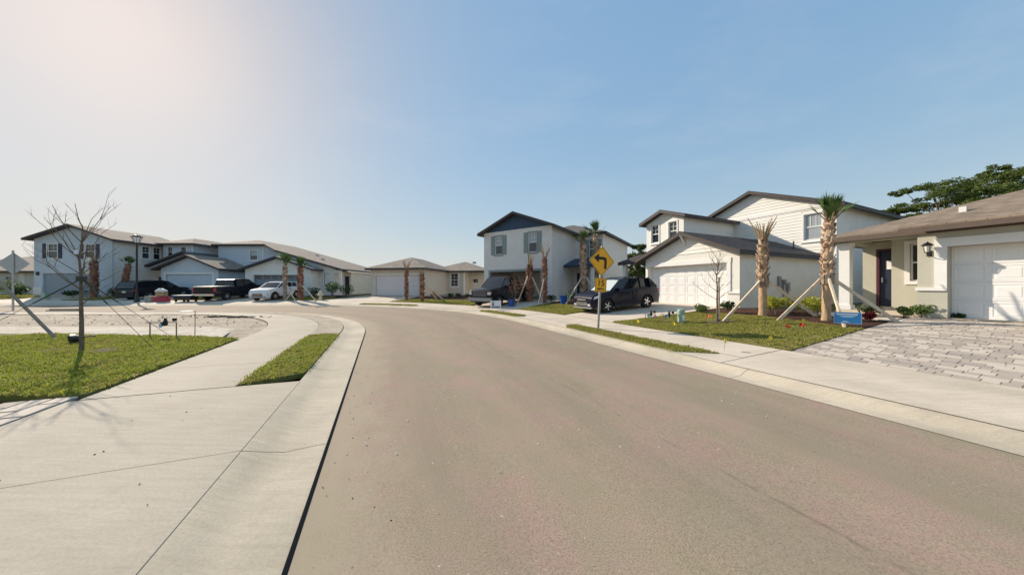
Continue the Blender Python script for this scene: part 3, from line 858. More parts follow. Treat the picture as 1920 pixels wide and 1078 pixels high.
def lantern(h, x, y, z, s=1.0):
    o = MB().box(x - .05 * s, x + .05 * s, y - .025, y, z - .10 * s, z + .06 * s).build('wall_lantern', 'black_metal', h)
    b = MB(); b.tube([(x, y - .02, z - .04 * s), (x, y - .10 * s, z - .10 * s), (x, y - .19 * s, z - .06 * s), (x, y - .20 * s, z + .0)], .012 * s, 6)
    c = Vector((x, y - .20 * s, z))
    b.lathe([(.012, -.02), (.055, .0), (.06, .012)], 8, Matrix.Translation(c) @ Matrix.Scale(s, 4))
    b.lathe([(.115, .20), (.12, .212), (.07, .265), (.02, .30), (.012, .33)], 8, Matrix.Translation(c) @ Matrix.Scale(s, 4))
    for k in range(4):
        a = k * math.pi / 2 + .78; b.tube([c + Vector((.055 * math.cos(a), .055 * math.sin(a), .01)) * s, c + Vector((.092 * math.cos(a), .092 * math.sin(a), .20)) * s], .006 * s, 4)
    b.build('lantern_cage', 'black_metal', o)
    MB().lathe([(.045, .012), (.08, .195)], 8, Matrix.Translation(c) @ Matrix.Scale(s, 4)).build('lantern_glass', 'lantern_glass', o)
    return o

# ------------------------------------------------------------------ near house on the right: sage stucco, single storey, paver drive
def build_h7():
    x, y = lot(0, 15.68)
    h = house(x, y, .65, -(math.pi / 2 - AS), 'low sage stucco house with brown shingle roof and wall lantern beside paver driveway')
    slab_floor(h, 5.85, 16.8, .02, 14)
    ST = 'stucco_sage'
    # garage block
    volume(h, ST, 7.7, 14.0, 0, 6.5, 0, 2.72, front=[(8.25, 13.13, 0, 2.16)], left=[(.3, 1.0, 0.0, 0.001)])
    b = MB(); b.box(8.10, 8.25, .163, .55, 0, 2.3); b.box(13.13, 13.28, .163, .55, 0, 2.3); b.box(8.25, 13.13, .163, .55, 2.16, 2.3); b.build('door_jamb', ST, h)
    garage_door(h, 8.25, 13.13, 2.16, .36, 'door_white', 4, 8)
    t = MB(); e = -.035
    t.box(8.02, 13.36, e, -.001, 2.165, 2.42); t.box(8.02, 8.245, e, -.001, .92, 2.165); t.box(13.135, 13.36, e, -.001, .92, 2.165)
    t.box(7.665, 8.245, e - .012, -.001, .82, .92); t.box(13.135, 14.03, e - .012, -.001, .82, .92); t.build('trim', 'trim_white', h)
    lantern(h, 7.93, 0, 2.0, 1.05)
    # porch: window wall, alcove with the door, free column at the corner
    wb = MB(); wallrun(wb, 'x', 6.8, 7.7, -.02, 2.72, 1.5, 1.66, [(7.22, 7.62, 1.14, 2.45)]); wallrun(wb, 'y', 1.66, 2.55, -.02, 2.72, 6.8, 6.96); wb.build('porch_wall', ST, h)
    wb = MB(); wallrun(wb, 'x', 5.8, 6.8, -.02, 2.72, 2.5, 2.66, [(6.17, 6.8, .16, 2.42)]); wallrun(wb, 'y', 2.66, 14, -.02, 2.72, 5.8, 5.96); wb.build('porch_wall', ST, h)
    window(h, 'f', 7.42, 1.5, 1.14, .40, 1.31, trim='trim_white', tw=.12, cols=1, grid=None, sill=False)
    d = MB().box(6.25, 6.95, 2.56, 2.60, .18, 2.34).build('front_door', 'door_dark', h)
    MB().box(6.17, 6.25, 2.48, 2.62, .16, 2.42).box(6.25, 6.795, 2.48, 2.62, 2.34, 2.42).build('door_frame', 'door_frame_plum', h)
    MB().box(6.42, 6.68, 2.545, 2.558, 1.62, 1.95).build('paper_notice', 'paper_white', d)
    MB().box(6.3, 6.33, 2.50, 2.555, 1.1, 1.3).build('handle', 'galv', d)
    MB().box(5.8, 7.69, .15, 2.49, -.3, .10).box(6.17, 6.79, 2.2, 2.5, .101, .16).build('porch_floor', 'concrete_pale', h)
    c = MB(); c.box(5.86, 6.14, .2, .48, .10, 2.56); c.box(5.82, 6.18, .16, .52, .101, .26); c.box(5.82, 6.18, .16, .52, 2.42, 2.56); c.build('column', 'trim_white', h)
    MB().box(5.8, 7.69, .2, .46, 2.565, 2.745).box(5.8, 6.06, .461, 2.49, 2.565, 2.745).build('porch_beam', ST, h)
    MB().box(5.8, 7.69, .1, 2.66, 2.75, 2.775).build('porch_ceiling', 'trim_white', h)
    # right-hand remainder of the house (mostly outside the picture)
    volume(h, ST, 14.0, 16.9, 1.8, 14, 0, 2.72, skip='l')
    # main hip roof, with the garage eave laid 0.4 m further out over it
    hip(h, 5.45, 17.3, -.08, 14.5, 2.80, .365, 'shingle_brown', 'fascia_brown', ft=.16)
    p = .365; y0 = -.48; zz = 2.83
    def pt(xx, yy): return (xx, yy, zz + (yy - y0) * p)
    roof(h, [[pt(7.42, y0), pt(14.4, y0), pt(11.2, 3.1), pt(10.9, 3.1)]], 'shingle_brown', 'fascia_brown', name='garage_roof', th=.05, ft=.15)
    # vents on the roof
    v = MB(); v.tube([(9.3, 3.0, 3.8), (9.3, 3.0, 4.15)], .035, 8); v.build('roof_vent', 'trim_white', h)
    v = MB(); v.box(8.2, 8.34, 1.4, 1.54, 3.3, 3.51); v.build('roof_vent', 'trim_white', h)
build_h7()

# ------------------------------------------------------------------ white two-storey house with the lap-sided gable
def build_h6():
    x, y = lot(0, 15.0)
    h = house(x, y, .6, -(math.pi / 2 - AS), 'white two-storey house with lap-sided gable, dark roof and white panelled garage door')
    slab_floor(h, -5.0, 3.2, .02, 18)
    W = 'stucco_white'
    volume(h, W, -2.3, 2.95, 0, 8.4, 0, 2.62, front=[(-2.1, 2.4, 0, 2.13)], right=[])
    b = MB(); b.box(-2.25, -2.1, .163, .5, 0, 2.3); b.box(2.4, 2.55, .163, .5, 0, 2.3); b.box(-2.1, 2.4, .163, .5, 2.13, 2.3); b.build('door_jamb', W, h)
    garage_door(h, -2.1, 2.4, 2.13, .30, 'door_white', 4, 8)
    MB().box(-2.27, 2.6, -.035, -.001, 2.14, 2.36).box(2.405, 2.58, -.035, -.001, .75, 2.14).box(-2.27, -2.105, -.035, -.001, .75, 2.14).build('trim', 'trim_white', h)
    MB().box(2.42, 2.98, -.05, -.001, .66, .75).build('trim', 'trim_white', h)
    # garage gable
    px, ze, zp = .3, 2.67, 3.95
    sl = (zp - ze) / 2.86
    gable_wall(h, W, [(-2.3, 2.621), (2.95, 2.621), (px, 2.62 + 2.63 * sl + .02)], .0)
    lap_siding(h, 'siding_white', 0, -2.28, 2.93, 2.72, 3.75, lambda z: (px - 2.6 + (z - 2.62) / sl + .1, px + 2.6 - (z - 2.62) / sl - .1))
    gable_y(h, -2.75, 3.2, px, -.45, 8.38, ze - .03, ze - .03, zp - .02, 'shingle_dark', 'fascia_dark')
    MB().bar((.3, -.10, 3.4), (.3, -.40, 3.72), .09).bar((.3, -.05, 3.15), (.3, -.05, 3.6), .09).build('gable_bracket', 'trim_white', h)
    # entry: low porch to the left with posts
    volume(h, W, -4.9, -2.3, 3.0, 8.4, 0, 2.62, skip='r', front=[(-3.6, -2.7, 0.0, 2.1)])
    MB().box(-3.58, -2.72, 3.05, 3.1, 0.02, 2.08).build('front_door', 'door_dark', h)
    roof(h, [[(-5.6, .9, 2.72), (-2.72, .9, 2.72), (-2.72, 3.0, 3.4), (-5.6, 3.0, 3.4)]], 'shingle_dark', 'fascia_dark', name='porch_roof')
    for xx in (-5.2,): MB().box(xx - .13, xx + .13, 1.1, 1.36, -.3, 2.53).build('column', 'trim_white', h)
    # narrow upper storey over the entry
    volume(h, 'siding_white', -4.9, -1.96, 3.0, 8.4, 2.62, 5.5, front=[opening(-4.15, 4.1, .62, 1.25), opening(-2.75, 4.1, .62, 1.25)], name='upper_wall')
    gable_wall(h, 'siding_white', [(-4.9, 5.501), (-1.96, 5.501), (-3.43, 6.05)], 3.0)
    gable_y(h, -5.25, -1.6, -3.43, 2.6, 8.4, 5.62, 5.62, 6.28, 'shingle_dark', 'fascia_dark')
    for a in (-4.15, -2.75): window(h, 'f', a, 3.0, 4.1, .62, 1.25, trim='trim_white', tw=.08, cols=2)
    # main two-storey block behind
    hole = opening(2.3, 3.75, .82, 1.55)
    volume(h, W, -5.0, 3.3, 8.4, 18, 0, 5.7, front=[hole], name='main_wall')
    sl2 = 1.76 / 4.5
    gable_wall(h, W, [(-5.0, 5.701), (3.3, 5.701), (-.85, 5.70 + 4.15 * sl2)], 8.4)
    lap_siding(h, 'siding_white', 8.4, -4.95, 3.17, 2.95, 5.62, lambda z: (-5, 3.17), hole=(hole[0] - .1, hole[1] + .1, hole[2] - .12, hole[3] + .1))
    lap_siding(h, 'siding_white', 8.4, -4.9, 3.2, 5.82, 7.25, lambda z: (-.85 - 4.1 + (z - 5.7) / sl2 + .1, -.85 + 4.1 - (z - 5.7) / sl2 - .1))
    MB().box(-5.02, 3.32, 8.355, 8.395, 5.625, 5.815).box(3.175, 3.315, 8.35, 8.394, 2.6, 5.62).build('trim', 'trim_white', h)
    gable_y(h, -5.42, 3.72, -.85, 8.0, 18.4, 5.62, 5.62, 7.52, 'shingle_dark', 'fascia_dark')
    window(h, 'f', 2.3, 8.4, 3.75, .82, 1.55, trim='trim_white', tw=.1, cols=3, rows=1, pane='glass_blind')
    # electricity meter and conduits on the side wall
    m = MB().box(2.953, 3.06, 3.45, 3.75, .95, 1.35).build('meter_box', 'grey_box', h)
    MB().lathe([(.09, 0), (.10, .05), (.08, .09)], 12, Matrix.Translation((3.06, 3.6, 1.2)) @ Matrix.Rotation(R(90), 4, 'Y')).build('meter_dial', 'glass_blind', m)
    MB().box(2.953, 3.05, 3.9, 4.12, .75, 1.2).build('disconnect_box', 'grey_box', h)
    MB().box(2.953, 3.05, 3.1, 3.28, 1.0, 1.5).build('breaker_box', 'grey_box', h)
    MB().tube([(3.0, 3.6, -.3), (3.0, 3.6, .95)], .03, 6).tube([(3.0, 4.0, -.3), (3.0, 4.0, .75)], .025, 6).build('conduit', 'grey_box', h)
    MB().tube([(1.0, 5.5, 3.5), (1.0, 5.5, 4.05)], .04, 8).build('roof_vent', 'black_plastic', h)
    MB().tube([(1.9, 7.2, 3.1), (1.9, 7.2, 3.65)], .035, 8).build('roof_vent', 'black_plastic', h)
build_h6()

# ------------------------------------------------------------------ grey two-storey house with navy gable, open garage
def build_h5():
    h = house(3.1, 23.0, .6, R(-34), 'grey two-storey house with navy gable and green-grey shutters behind dark pickup')
    slab_floor(h, -6.75, 2.6, .02, 13.4)
    W = 'stucco_grey'
    volume(h, W, -6.8, 0, 0, 4.5, 0, 5.72, front=[(-6.1, -1.0, 0, 2.24), opening(-5.14, 3.75, .8, 1.62), opening(-1.73, 3.75, .8, 1.62)], name='front_wall', skip='b')
    b = MB(); b.box(-6.26, -6.1, -.03, .2, 0, 2.24); b.box(-1.0, -.84, -.03, .2, 0, 2.24); b.box(-6.26, -.84, -.03, .2, 2.245, 2.42); b.build('trim', 'shutter_green', h)
    # garage stands open, its door rolled up under the ceiling
    MB().box(-6.1, -1.0, .3, 2.6, 2.245, 2.30).build('raised_door', 'door_slate', h)
    MB().box(-6.6, -.2, 4.3, 4.45, 0, 3).build('garage_back_wall', 'stucco_greige', h)
    gable_wall(h, 'siding_navy', [(-6.8, 5.721), (0, 5.721), (-3.4, 7.05)], 0)
    MB().box(-6.82, .02, -.03, -.002, 5.62, 5.75).build('trim', 'stucco_grey', h)
    gable_y(h, -7.25, .45, -3.4, -.45, 8.5, 5.72, 5.72, 7.22, 'shingle_grey', 'fascia_dark')
    for a in (-5.14, -1.73): window(h, 'f', a, 0, 3.75, .8, 1.62, trim='shutter_green', tw=.07, shutter='shutter_green', sw=.36, upper='glass_blind', cols=3)
    # deeper block standing out to the right
    volume(h, W, 0, 2.6, 4.5, 13.4, 0, 5.5, name='side_wall', front=[opening(1.75, 3.5, .7, 1.5)], skip='l')
    MB().box(-6.8, -6.64, 4.5, 13.4, 0, 5.5).box(-6.8, 0, 13.24, 13.4, 0, 5.5).build('side_wall', W, h)
    window(h, 'f', 1.75, 4.5, 3.5, .7, 1.5, trim='shutter_green', tw=.07, shutter='shutter_green', sw=.3)
    hip(h, -7.2, 3.0, 4.1, 13.8, 5.62, .38, 'shingle_grey', 'fascia_dark')
    # porch roof, posts and door
    roof(h, [[(.05, 2.1, 2.75), (2.7, 2.1, 2.75), (1.9, 4.48, 3.45), (.05, 4.48, 3.45)], [(2.7, 2.1, 2.75), (2.7, 4.48, 2.75), (1.9, 4.48, 3.45)]], 'siding_navy', 'fascia_navy', name='porch_roof')
    for xx in (2.4,): MB().box(xx - .12, xx + .12, 2.3, 2.54, 0, 2.57).build('column', 'trim_white', h)
    MB().box(.3, 1.25, 4.44, 4.49, .03, 2.15).build('front_door', 'door_dark', h)
    MB().box(.001, 2.6, 2.2, 4.49, -.3, .02).build('porch_floor', 'concrete', h)
build_h5()

# ------------------------------------------------------------------ tan single-storey hip-roofed house
def build_h4():
    h = house(-9.14, 30.5, .6, R(-10), 'tan single-storey house with two brown hip roofs and wide lilac-grey garage door')
    slab_floor(h, -6, 3.2, .02, 14)
    W = 'stucco_tan'
    volume(h, W, -6, 0, 0, 9, 0, 2.74, front=[(-5.45, -.55, 0, 2.15)])
    garage_door(h, -5.45, -.55, 2.15, .12, 'door_lilac', 4, 8)
    MB().box(-5.6, -.4, -.03, -.001, 2.155, 2.32).build('trim', 'stucco_cream', h)
    volume(h, W, 0, 2.3, 6.2, 14, 0, 2.74, front=[opening(.97, .95, .95, 1.62)], skip='l', name='wing_wall')
    window(h, 'f', .97, 6.2, .95, .95, 1.62, trim='stucco_greige', tw=.12, cols=2, grid='all', rows=2)
    volume(h, 'stucco_cream', 2.3, 4.6, 8.4, 14, 0, 2.74, skip='l', name='wing_wall')
    d = MB().box(2.6, 3.5, 8.36, 8.395, .02, 2.1).build('front_door', 'stucco_greige', h)
    MB().box(2.75, 3.35, 8.35, 8.358, 1.45, 1.9).build('door_light', 'glass_dark', d)
    MB().box(2.15, 2.35, 6.1, 6.19, -.1, 2.74).build('column', 'trim_white', h)
    hip(h, -6.45, .45, -.45, 9.5, 2.90, .40, 'shingle_taupe', 'fascia_dark')
    hip(h, -2.6, 5.0, 5.75, 14.5, 2.88, .36, 'shingle_taupe', 'fascia_dark', name='wing_roof')
    MB().box(2.3, 2.7, 9.4, 9.7, 4.0, 4.22).build('roof_vent', 'grey_box', h)
    lantern(h, -.3, 0, 1.9, 1.0)
build_h4()

# ------------------------------------------------------------------ pale house with garage gable and long sloping side roof (white SUV in front)
def build_h3():
    h = house(-21.8, 32.0, .6, 0, 'pale blue two-storey house with white garage gable and long roof sloping down to porch')
    slab_floor(h, -14.5, 2.5, .02, 14)
    W, B = 'stucco_white', 'stucco_blue'
    volume(h, W, -7.1, 0, 0, 5, 0, 2.9, front=[(-6.2, -1.0, 0, 2.2)])
    garage_door(h, -6.2, -1.0, 2.2, .2, 'door_slate', 4, 6, glass_top=True)
    MB().box(-6.4, -.8, -.03, -.001, 2.205, 2.4).build('trim', 'trim_white', h)
    gable_wall(h, W, [(-7.1, 2.901), (0, 2.901), (-3.55, 4.05)], 0)
    gable_y(h, -7.6, .5, -3.55, -.45, 6.5, 2.86, 2.86, 4.22, 'shingle_taupe', 'fascia_navy')
    MB().bar((-3.55, -.08, 3.4), (-3.55, -.40, 3.75), .09).build('gable_bracket', 'trim_white', h)
    # side wing under the long slope
    k = .285
    def Z(xx): return 2.98 + k * (2.6 - xx)
    gable_wall(h, 'stucco_greige', [(0, 0), (1.75, 0), (1.75, 2.7), (1.75, Z(1.75) - .24), (0, Z(0) - .24)], 1.4, name='wing_wall')
    gable_wall(h, B, [(-4.6, 2.95), (-.001, 2.95), (-.001, Z(0) - .24), (-4.6, Z(-4.6) - .24)], 1.41, name='gable')
    window(h, 'f', .9, 1.36, 1.15, .62, 1.3, trim='trim_white', tw=.07)
    MB().box(2.3, 2.52, 1.3, 1.52, 0, 2.78).build('column', 'trim_white', h)
    MB().box(1.751, 2.5, 1.4, 1.5, 2.5, 2.82).build('porch_beam', 'trim_white', h)
    MB().box(2.30, 2.45, 3.5, 13, 0, 2.7).build('side_wall', 'stucco_cream', h)  # cream tone carries the bounce light on this side wall
    MB().box(1.75, 2.30, 3.5, 3.62, 0, 2.7).build('side_wall', 'stucco_cream', h)
    MB().box(1.6, 1.75, 1.57, 3.5, 0, 2.7).build('side_wall', 'stucco_greige', h)
    MB().box(1.80, 2.24, 3.44, 3.49, 0, 2.15).build('front_door', 'door_dark', h)
    P = [(2.75, 1.0), (2.75, 13.6), (-11.7, 13.6), (-11.7, 7.1), (-8.5, 4.1), (-4.7, 1.0)]
    roof(h, [[(a, b, Z(a)) for a, b in P], [(-11.7, 7.1, Z(-11.7)), (-11.7, 13.6, Z(-11.7)), (-15.0, 13.6, Z(-8.4)), (-15.0, 4.1, Z(-8.5))], [(-15.0, 4.1, Z(-8.5)), (-8.5, 4.1, Z(-8.5)), (-11.7, 7.1, Z(-11.7))]], 'shingle_taupe', 'fascia_dark')
    volume(h, B, -14.5, -8.9, 4.5, 13, 0, Z(-8.9) - .3, front=[opening(-10.1, 4.2, .9, 1.2)], name='upper_wall')
    window(h, 'f', -10.1, 4.5, 4.2, .9, 1.2, trim='trim_white', tw=.09, pane='glass_dark', upper='glass_blind')
    MB().box(-4.75, -4.6, 1.58, 4.5, 0, Z(-4.6) - .3).build('upper_wall', B, h)
    gable_wall(h, B, [(-8.9, 0), (-4.75, 0), (-4.75, Z(-4.75) - .25), (-8.9, Z(-8.9) - .25)], 4.5, name='upper_wall')
    MB().box(-9.02, -8.86, 4.46, 4.495, 2.9, Z(-8.9) - .3).build('trim', 'trim_white', h)
    for xx, yy in ((-2, 5), (-5, 8.5)): MB().box(xx - .15, xx + .15, yy, yy + .3, Z(xx) - .05, Z(xx) + .12).build('roof_vent', 'grey_box', h)
build_h3()

# ------------------------------------------------------------------ blue-grey house with double garage gable
def build_h2():
    h = house(-32.2, 32.4, .6, 0, 'blue-grey two-storey house with doubled garage gable behind the long dark SUV')
    slab_floor(h, -10, 0, .02, 12)
    B = 'stucco_blue'
    volume(h, B, -6.3, 0, 0, 9, 0, 2.95, front=[(-5.75, -.65, 0, 2.3)])
    garage_door(h, -5.75, -.65, 2.3, .13, 'stucco_blue', 4, 8)
    MB().box(-5.95, -5.755, -.03, -.001, 0, 2.3).box(-.645, -.45, -.03, -.001, 0, 2.3).box(-5.95, -.45, -.03, -.001, 2.305, 2.5).build('trim', 'siding_white', h)
    gable_wall(h, B, [(-6.3, 2.951), (0, 2.951), (-3.15, 4.22)], 0)
    gable_y(h, -6.85, .5, -3.15, -.5, 9.5, 2.92, 2.92, 4.42, 'shingle_taupe', 'fascia_dark')
    # second, wider gable behind with open porch to the left
    volume(h, B, -7.2, -6.3, 1.6, 9, 0, 2.95, skip='r', name='porch_wall')
    gable_wall(h, B, [(-10.2, 2.96), (-.6, 2.96), (-5.4, 4.7)], 1.5)
    gable_y(h, -10.8, .35, -5.2, 1.0, 6, 2.86, 2.86, 4.95, 'shingle_grey', 'fascia_dark')
    for xx in (-9.7,): MB().box(xx - .2, xx + .2, 1.3, 1.6, 0, 2.7).build('column', B, h)
    MB().box(-6.5, -6.25, -.06, -.001, 1.6, 2.0).build('house_light', 'black_metal', h)
    # upper storey
    volume(h, B, -8.9, -5.4, 2.4, 12, 2.6, 5.9, front=[opening(-8.1, 4.4, .62, 1.2), opening(-6.5, 4.4, .62, 1.2)], name='upper_wall')
    for a in (-8.1, -6.5): window(h, 'f', a, 2.4, 4.4, .62, 1.2, trim='trim_white', tw=.08)
    MB().box(-5.5, -5.36, 2.36, 2.395, 3.6, 5.9).build('trim', 'trim_white', h)
    hip(h, -9.5, -4.9, 1.9, 14, 6.0, .38, 'shingle_taupe', 'fascia_dark')
build_h2()

# ------------------------------------------------------------------ slate two-storey gabled house far left
def build_h1():
    h = house(-41.4, 30.6, .7, R(4), 'tall slate grey gabled house with navy shutters behind street lamp')
    slab_floor(h, -7.3, 0, .02, 7.6)
    W = 'stucco_slate'
    volume(h, W, -7.3, 0, 0, 7.6, 0, 5.75, front=[(-6.5, -2.2, 0, 2.2), opening(-5.6, 3.75, .95, 1.45), opening(-2.1, 3.75, .95, 1.45)], skip='r')
    mb = MB(); wallrun(mb, 'y', .16, 7.44, 0, 5.75, -.16, 0, [opening(3.0, 4.0, .75, 1.35), opening(4.1, 4.0, .75, 1.35)]); mb.build('side_wall', 'stucco_greige', h)  # side painted beige and lighter than the front: bounce light put into the colour
    MB().box(.001, .03,   .02, 7.6, 2.72, 2.84).build('belt_course', 'stucco_grey', h)
    garage_door(h, -6.5, -2.2, 2.2, .12, 'door_slate', 4, 8, panels=False)
    gable_wall(h, W, [(-7.3, 5.751), (0, 5.751), (-3.65, 7.0)], 0)
    gable_y(h, -7.8, .5, -3.65, -.5, 8.0, 5.72, 5.72, 7.22, 'shingle_taupe', 'fascia_dark')
    for a in (-5.6, -2.1): window(h, 'f', a, 0, 3.75, .95, 1.45, trim='trim_white', tw=.06, shutter='shutter_navy', sw=.36)
    for a in (3.0, 4.1): window(h, 'r', a, 0, 4.0, .75, 1.35, trim='trim_white', tw=.1)
    MB().box(-7.05, -6.8, -.08, -.001, 2.0, 2.35).build('house_light', 'black_metal', h)
    MB().box(-7.32, -6.55, -.06, -.001, 0, .8).build('stone_base', 'stucco_grey', h)
build_h1()

def build_h0():
    h = house(-58.5, 37.0, .6, R(4), 'distant low tan house with hip roof behind the back of the diamond sign')
    slab_floor(h, -16, 0, .02, 12)
    volume(h, 'stucco_tan', -16, -.1, 0, 12, 0, 2.75, front=[opening(-3.9, .7, 1.1, 1.5)])
    window(h, 'f', -3.9, 0, .7, 1.1, 1.5, trim='stucco_cream', tw=.1)
    MB().box(-2.9, -2.2, -.05, -.001, .5, 2.7).build('pilaster', 'stucco_cream', h)
    hip(h, -16.5, .5, -.5, 12.5, 2.88, .36, 'shingle_taupe', 'fascia_dark')
build_h0()

# ------------------------------------------------------------------ vegetation
def leaf_cloud(mb, pts, size, rg, flat=0.0, aspect=.5):
    """one small folded leaf (quad) per point"""
    for p in pts:
        u = Vector((rg.gauss(0, 1), rg.gauss(0, 1), rg.gauss(0, 1) * (1 - flat))).normalized()
        v = u.cross(Vector((rg.gauss(0, 1), rg.gauss(0, 1), rg.gauss(0, 1) + flat * 3))).normalized()
        s = size * rg.uniform(.6, 1.3); p = Vector(p)
        mb.add([p - u * s, p + v * s * aspect, p + u * s, p - v * s * aspect], [(0, 1, 2, 3)])

def shrub(loc, r, hgt, m, n, size, label, cat='shrub', group=None, seed=0, name='shrub', stems=True):
    rg = random.Random(seed); o = empty(name, (*loc, gz(*loc)), 0, label, cat, group)
    lobes = [(Vector((rg.uniform(-.45, .45) * r, rg.uniform(-.45, .45) * r, hgt * rg.uniform(.4, .72))), rg.uniform(.45, .7) * r) for _ in range(6)]
    pts = []
    while len(pts) < n:
        c, rr = rg.choice(lobes); d = Vector((rg.gauss(0, 1), rg.gauss(0, 1), rg.gauss(0, 1))).normalized() * rr * rg.uniform(.55, 1.05) ** .5
        p = c + Vector((d.x, d.y, d.z * hgt / (2.2 * r)))
        if p.z > .02 * hgt: pts.append(p)
    mb = MB(); leaf_cloud(mb, pts, size, rg); mb.build('foliage', m, o, fix=False)
    if stems:
        sb = MB()
        for c, rr in lobes: sb.tube([(0, 0, 0), (c.x * .5, c.y * .5, c.z * .6), tuple(c)], [.02 * r + .006, .012 * r + .004, .004], 5)
        sb.build('stem', 'bark_tree', o)
    return o

def palm(x, y, trunk_h, r, label, seed, crown='green', boots_from=.3, lean=(0, 0), braces=(), brace_h=1.35, band=True, group='young staked palms', tuft=1.0, red=False, z=None, trunkm=None, brace_w=.092, brace_m='wood_pale'):
    rg = random.Random(seed); z0 = gz(x, y) if z is None else z
    o = empty('palm_tree', (x, y, z0), 0, label, 'palm tree', group)
    def axis(t): return Vector((lean[0] * t * t, lean[1] * t * t, trunk_h * t))
    n = 26; prof = []
    for i in range(n + 1):
        t = i / n; rr = r * (1.12 if t < .03 else .98 - .05 * t); rr *= 1 + .05 * math.sin(i * 2.4) + rg.uniform(-.025, .025)
        if t < boots_from: rr *= .9
        if t > .88: rr *= 1 - (t - .88) * 3.4
        prof.append(rr)
    MB().tube([axis(i / n) for i in range(n + 1)], prof, 14).build('trunk', trunkm or ('palm_red' if red else 'palm_trunk'), o, smooth=50)
    # crossed leaf bases left on the upper trunk
    mb = MB(); k = 0; t = boots_from; turn = rg.random() * 6
    step = .085 / trunk_h
    while t < .97:
        for c in range(3):
            a = turn + c * 2.0944 + rg.uniform(-.2, .2); tt = t + rg.uniform(-.4, .4) * step
            p = axis(min(tt, 1)); rr = r * (.93 if tt < .86 else .93 - (tt - .86) * 3.6)
            out = Vector((math.cos(a), math.sin(a), 0)); side = Vector((-math.sin(a), math.cos(a), 0))
            L = rg.uniform(.13, .24) * (r / .19); w0 = .088 * (r / .19) * rg.uniform(.8, 1.2); w1 = w0 * rg.uniform(.4, .75); po = rg.uniform(.035, .105) * (r / .19); sk = rg.uniform(-.5, .5) * w0
            b = p + out * rr * .93; tip = p + out * (rr + po) + Vector((0, 0, L)) + side * sk
            V = [b - side * w0, b + side * w0, tip + side * w1, tip - side * w1, b - side * w0 * .8 + out * .03, b + side * w0 * .8 + out * .03, tip + side * w1 * .8 + out * .025, tip - side * w1 * .8 + out * .025]
            mb.add(V, [(0, 1, 2, 3), (4, 7, 6, 5), (0, 4, 5, 1), (1, 5, 6, 2), (2, 6, 7, 3), (3, 7, 4, 0)])
        turn += .55; t += step
    b = mb.build('leaf_bases', 'palm_boot_red' if red else 'palm_boot', o, fix=True); b['kind'] = 'stuff'
    top = axis(1)
    if crown in ('cut', 'both'):
        mb = MB()
        for i in range(13):
            a = rg.random() * 6.28; sp = rg.uniform(.05, .42); L = rg.uniform(.5, 1.0) * tuft
            d = Vector((math.cos(a) * sp, math.sin(a) * sp, 1)).normalized(); s = top + Vector((math.cos(a), math.sin(a), 0)) * r * .35 - Vector((0, 0, .25))
            mb.tube([s, s + d * L * .6, s + d * L + Vector((math.cos(a), math.sin(a), 0)) * .06], [.028, .02, .013], 5)
        mb.build('frond_stalk', 'palm_dry', o)
    if crown in ('green', 'both'):
        mb = MB(); stalks = MB()
        for i in range(15):
            a = i * 2.4 + rg.uniform(-.3, .3); sp = rg.uniform(.02, .36) if i < 12 else rg.uniform(.6, 1.2)
            d = Vector((math.cos(a) * sp, math.sin(a) * sp, 1)).normalized(); s = top + Vector((math.cos(a), math.sin(a), 0)) * r * .3 - Vector((0, 0, .2))
            L = rg.uniform(.35, .6) * tuft; e = s + d * L; stalks.tube([s, e], [.022, .014], 5)
            # fan of narrow leaflets
            sd = d.cross(Vector((0, 0, 1)))
            sd = sd.normalized() if sd.length > .05 else Vector((1, 0, 0))
            nn = 13
            for q in range(nn):
                f = (q / (nn - 1) - .5) * .95; ld = (d * math.cos(f) + sd * math.sin(f)).normalized()
                LL = rg.uniform(.55, .9) * tuft * (1 - .3 * abs(f)); nrm = ld.cross(d.cross(sd)).normalized() * .017
                m1 = e + ld * LL * .55 - Vector((0, 0, .02)); t1 = e + ld * LL - Vector((0, 0, .10 * LL))
                mb.add([e - nrm * .5, e + nrm * .5, m1 + nrm, m1 - nrm, t1], [(0, 1, 2, 3), (3, 2, 4)])
        stalks.build('frond_stalk', 'palm_green', o); mb.build('frond', 'palm_green', o, fix=False)
    for bx, by in braces:
        a = axis(brace_h / trunk_h); f = Vector((bx - x, by - y, gz(bx, by) - z0 - .04))
        dirv = Vector((f.x, f.y, 0)).normalized()
        MB().bar(a + dirv * (r * .9 + .03), f, .048, brace_w).build('brace', brace_m, o)
    if braces and band:
        mb = MB(); a = axis(brace_h / trunk_h)
        for i in range(8):
            c = 2 * math.pi * i / 8; mb.box(-.02, .02, -.05, .05, -.16, .14, Matrix.Translation(a + Vector((math.cos(c) * (r + .015), math.sin(c) * (r + .015), 0))) @ Matrix.Rotation(c, 4, 'Z'))
        mb.build('brace_collar', 'wood_weathered', o)
    return o

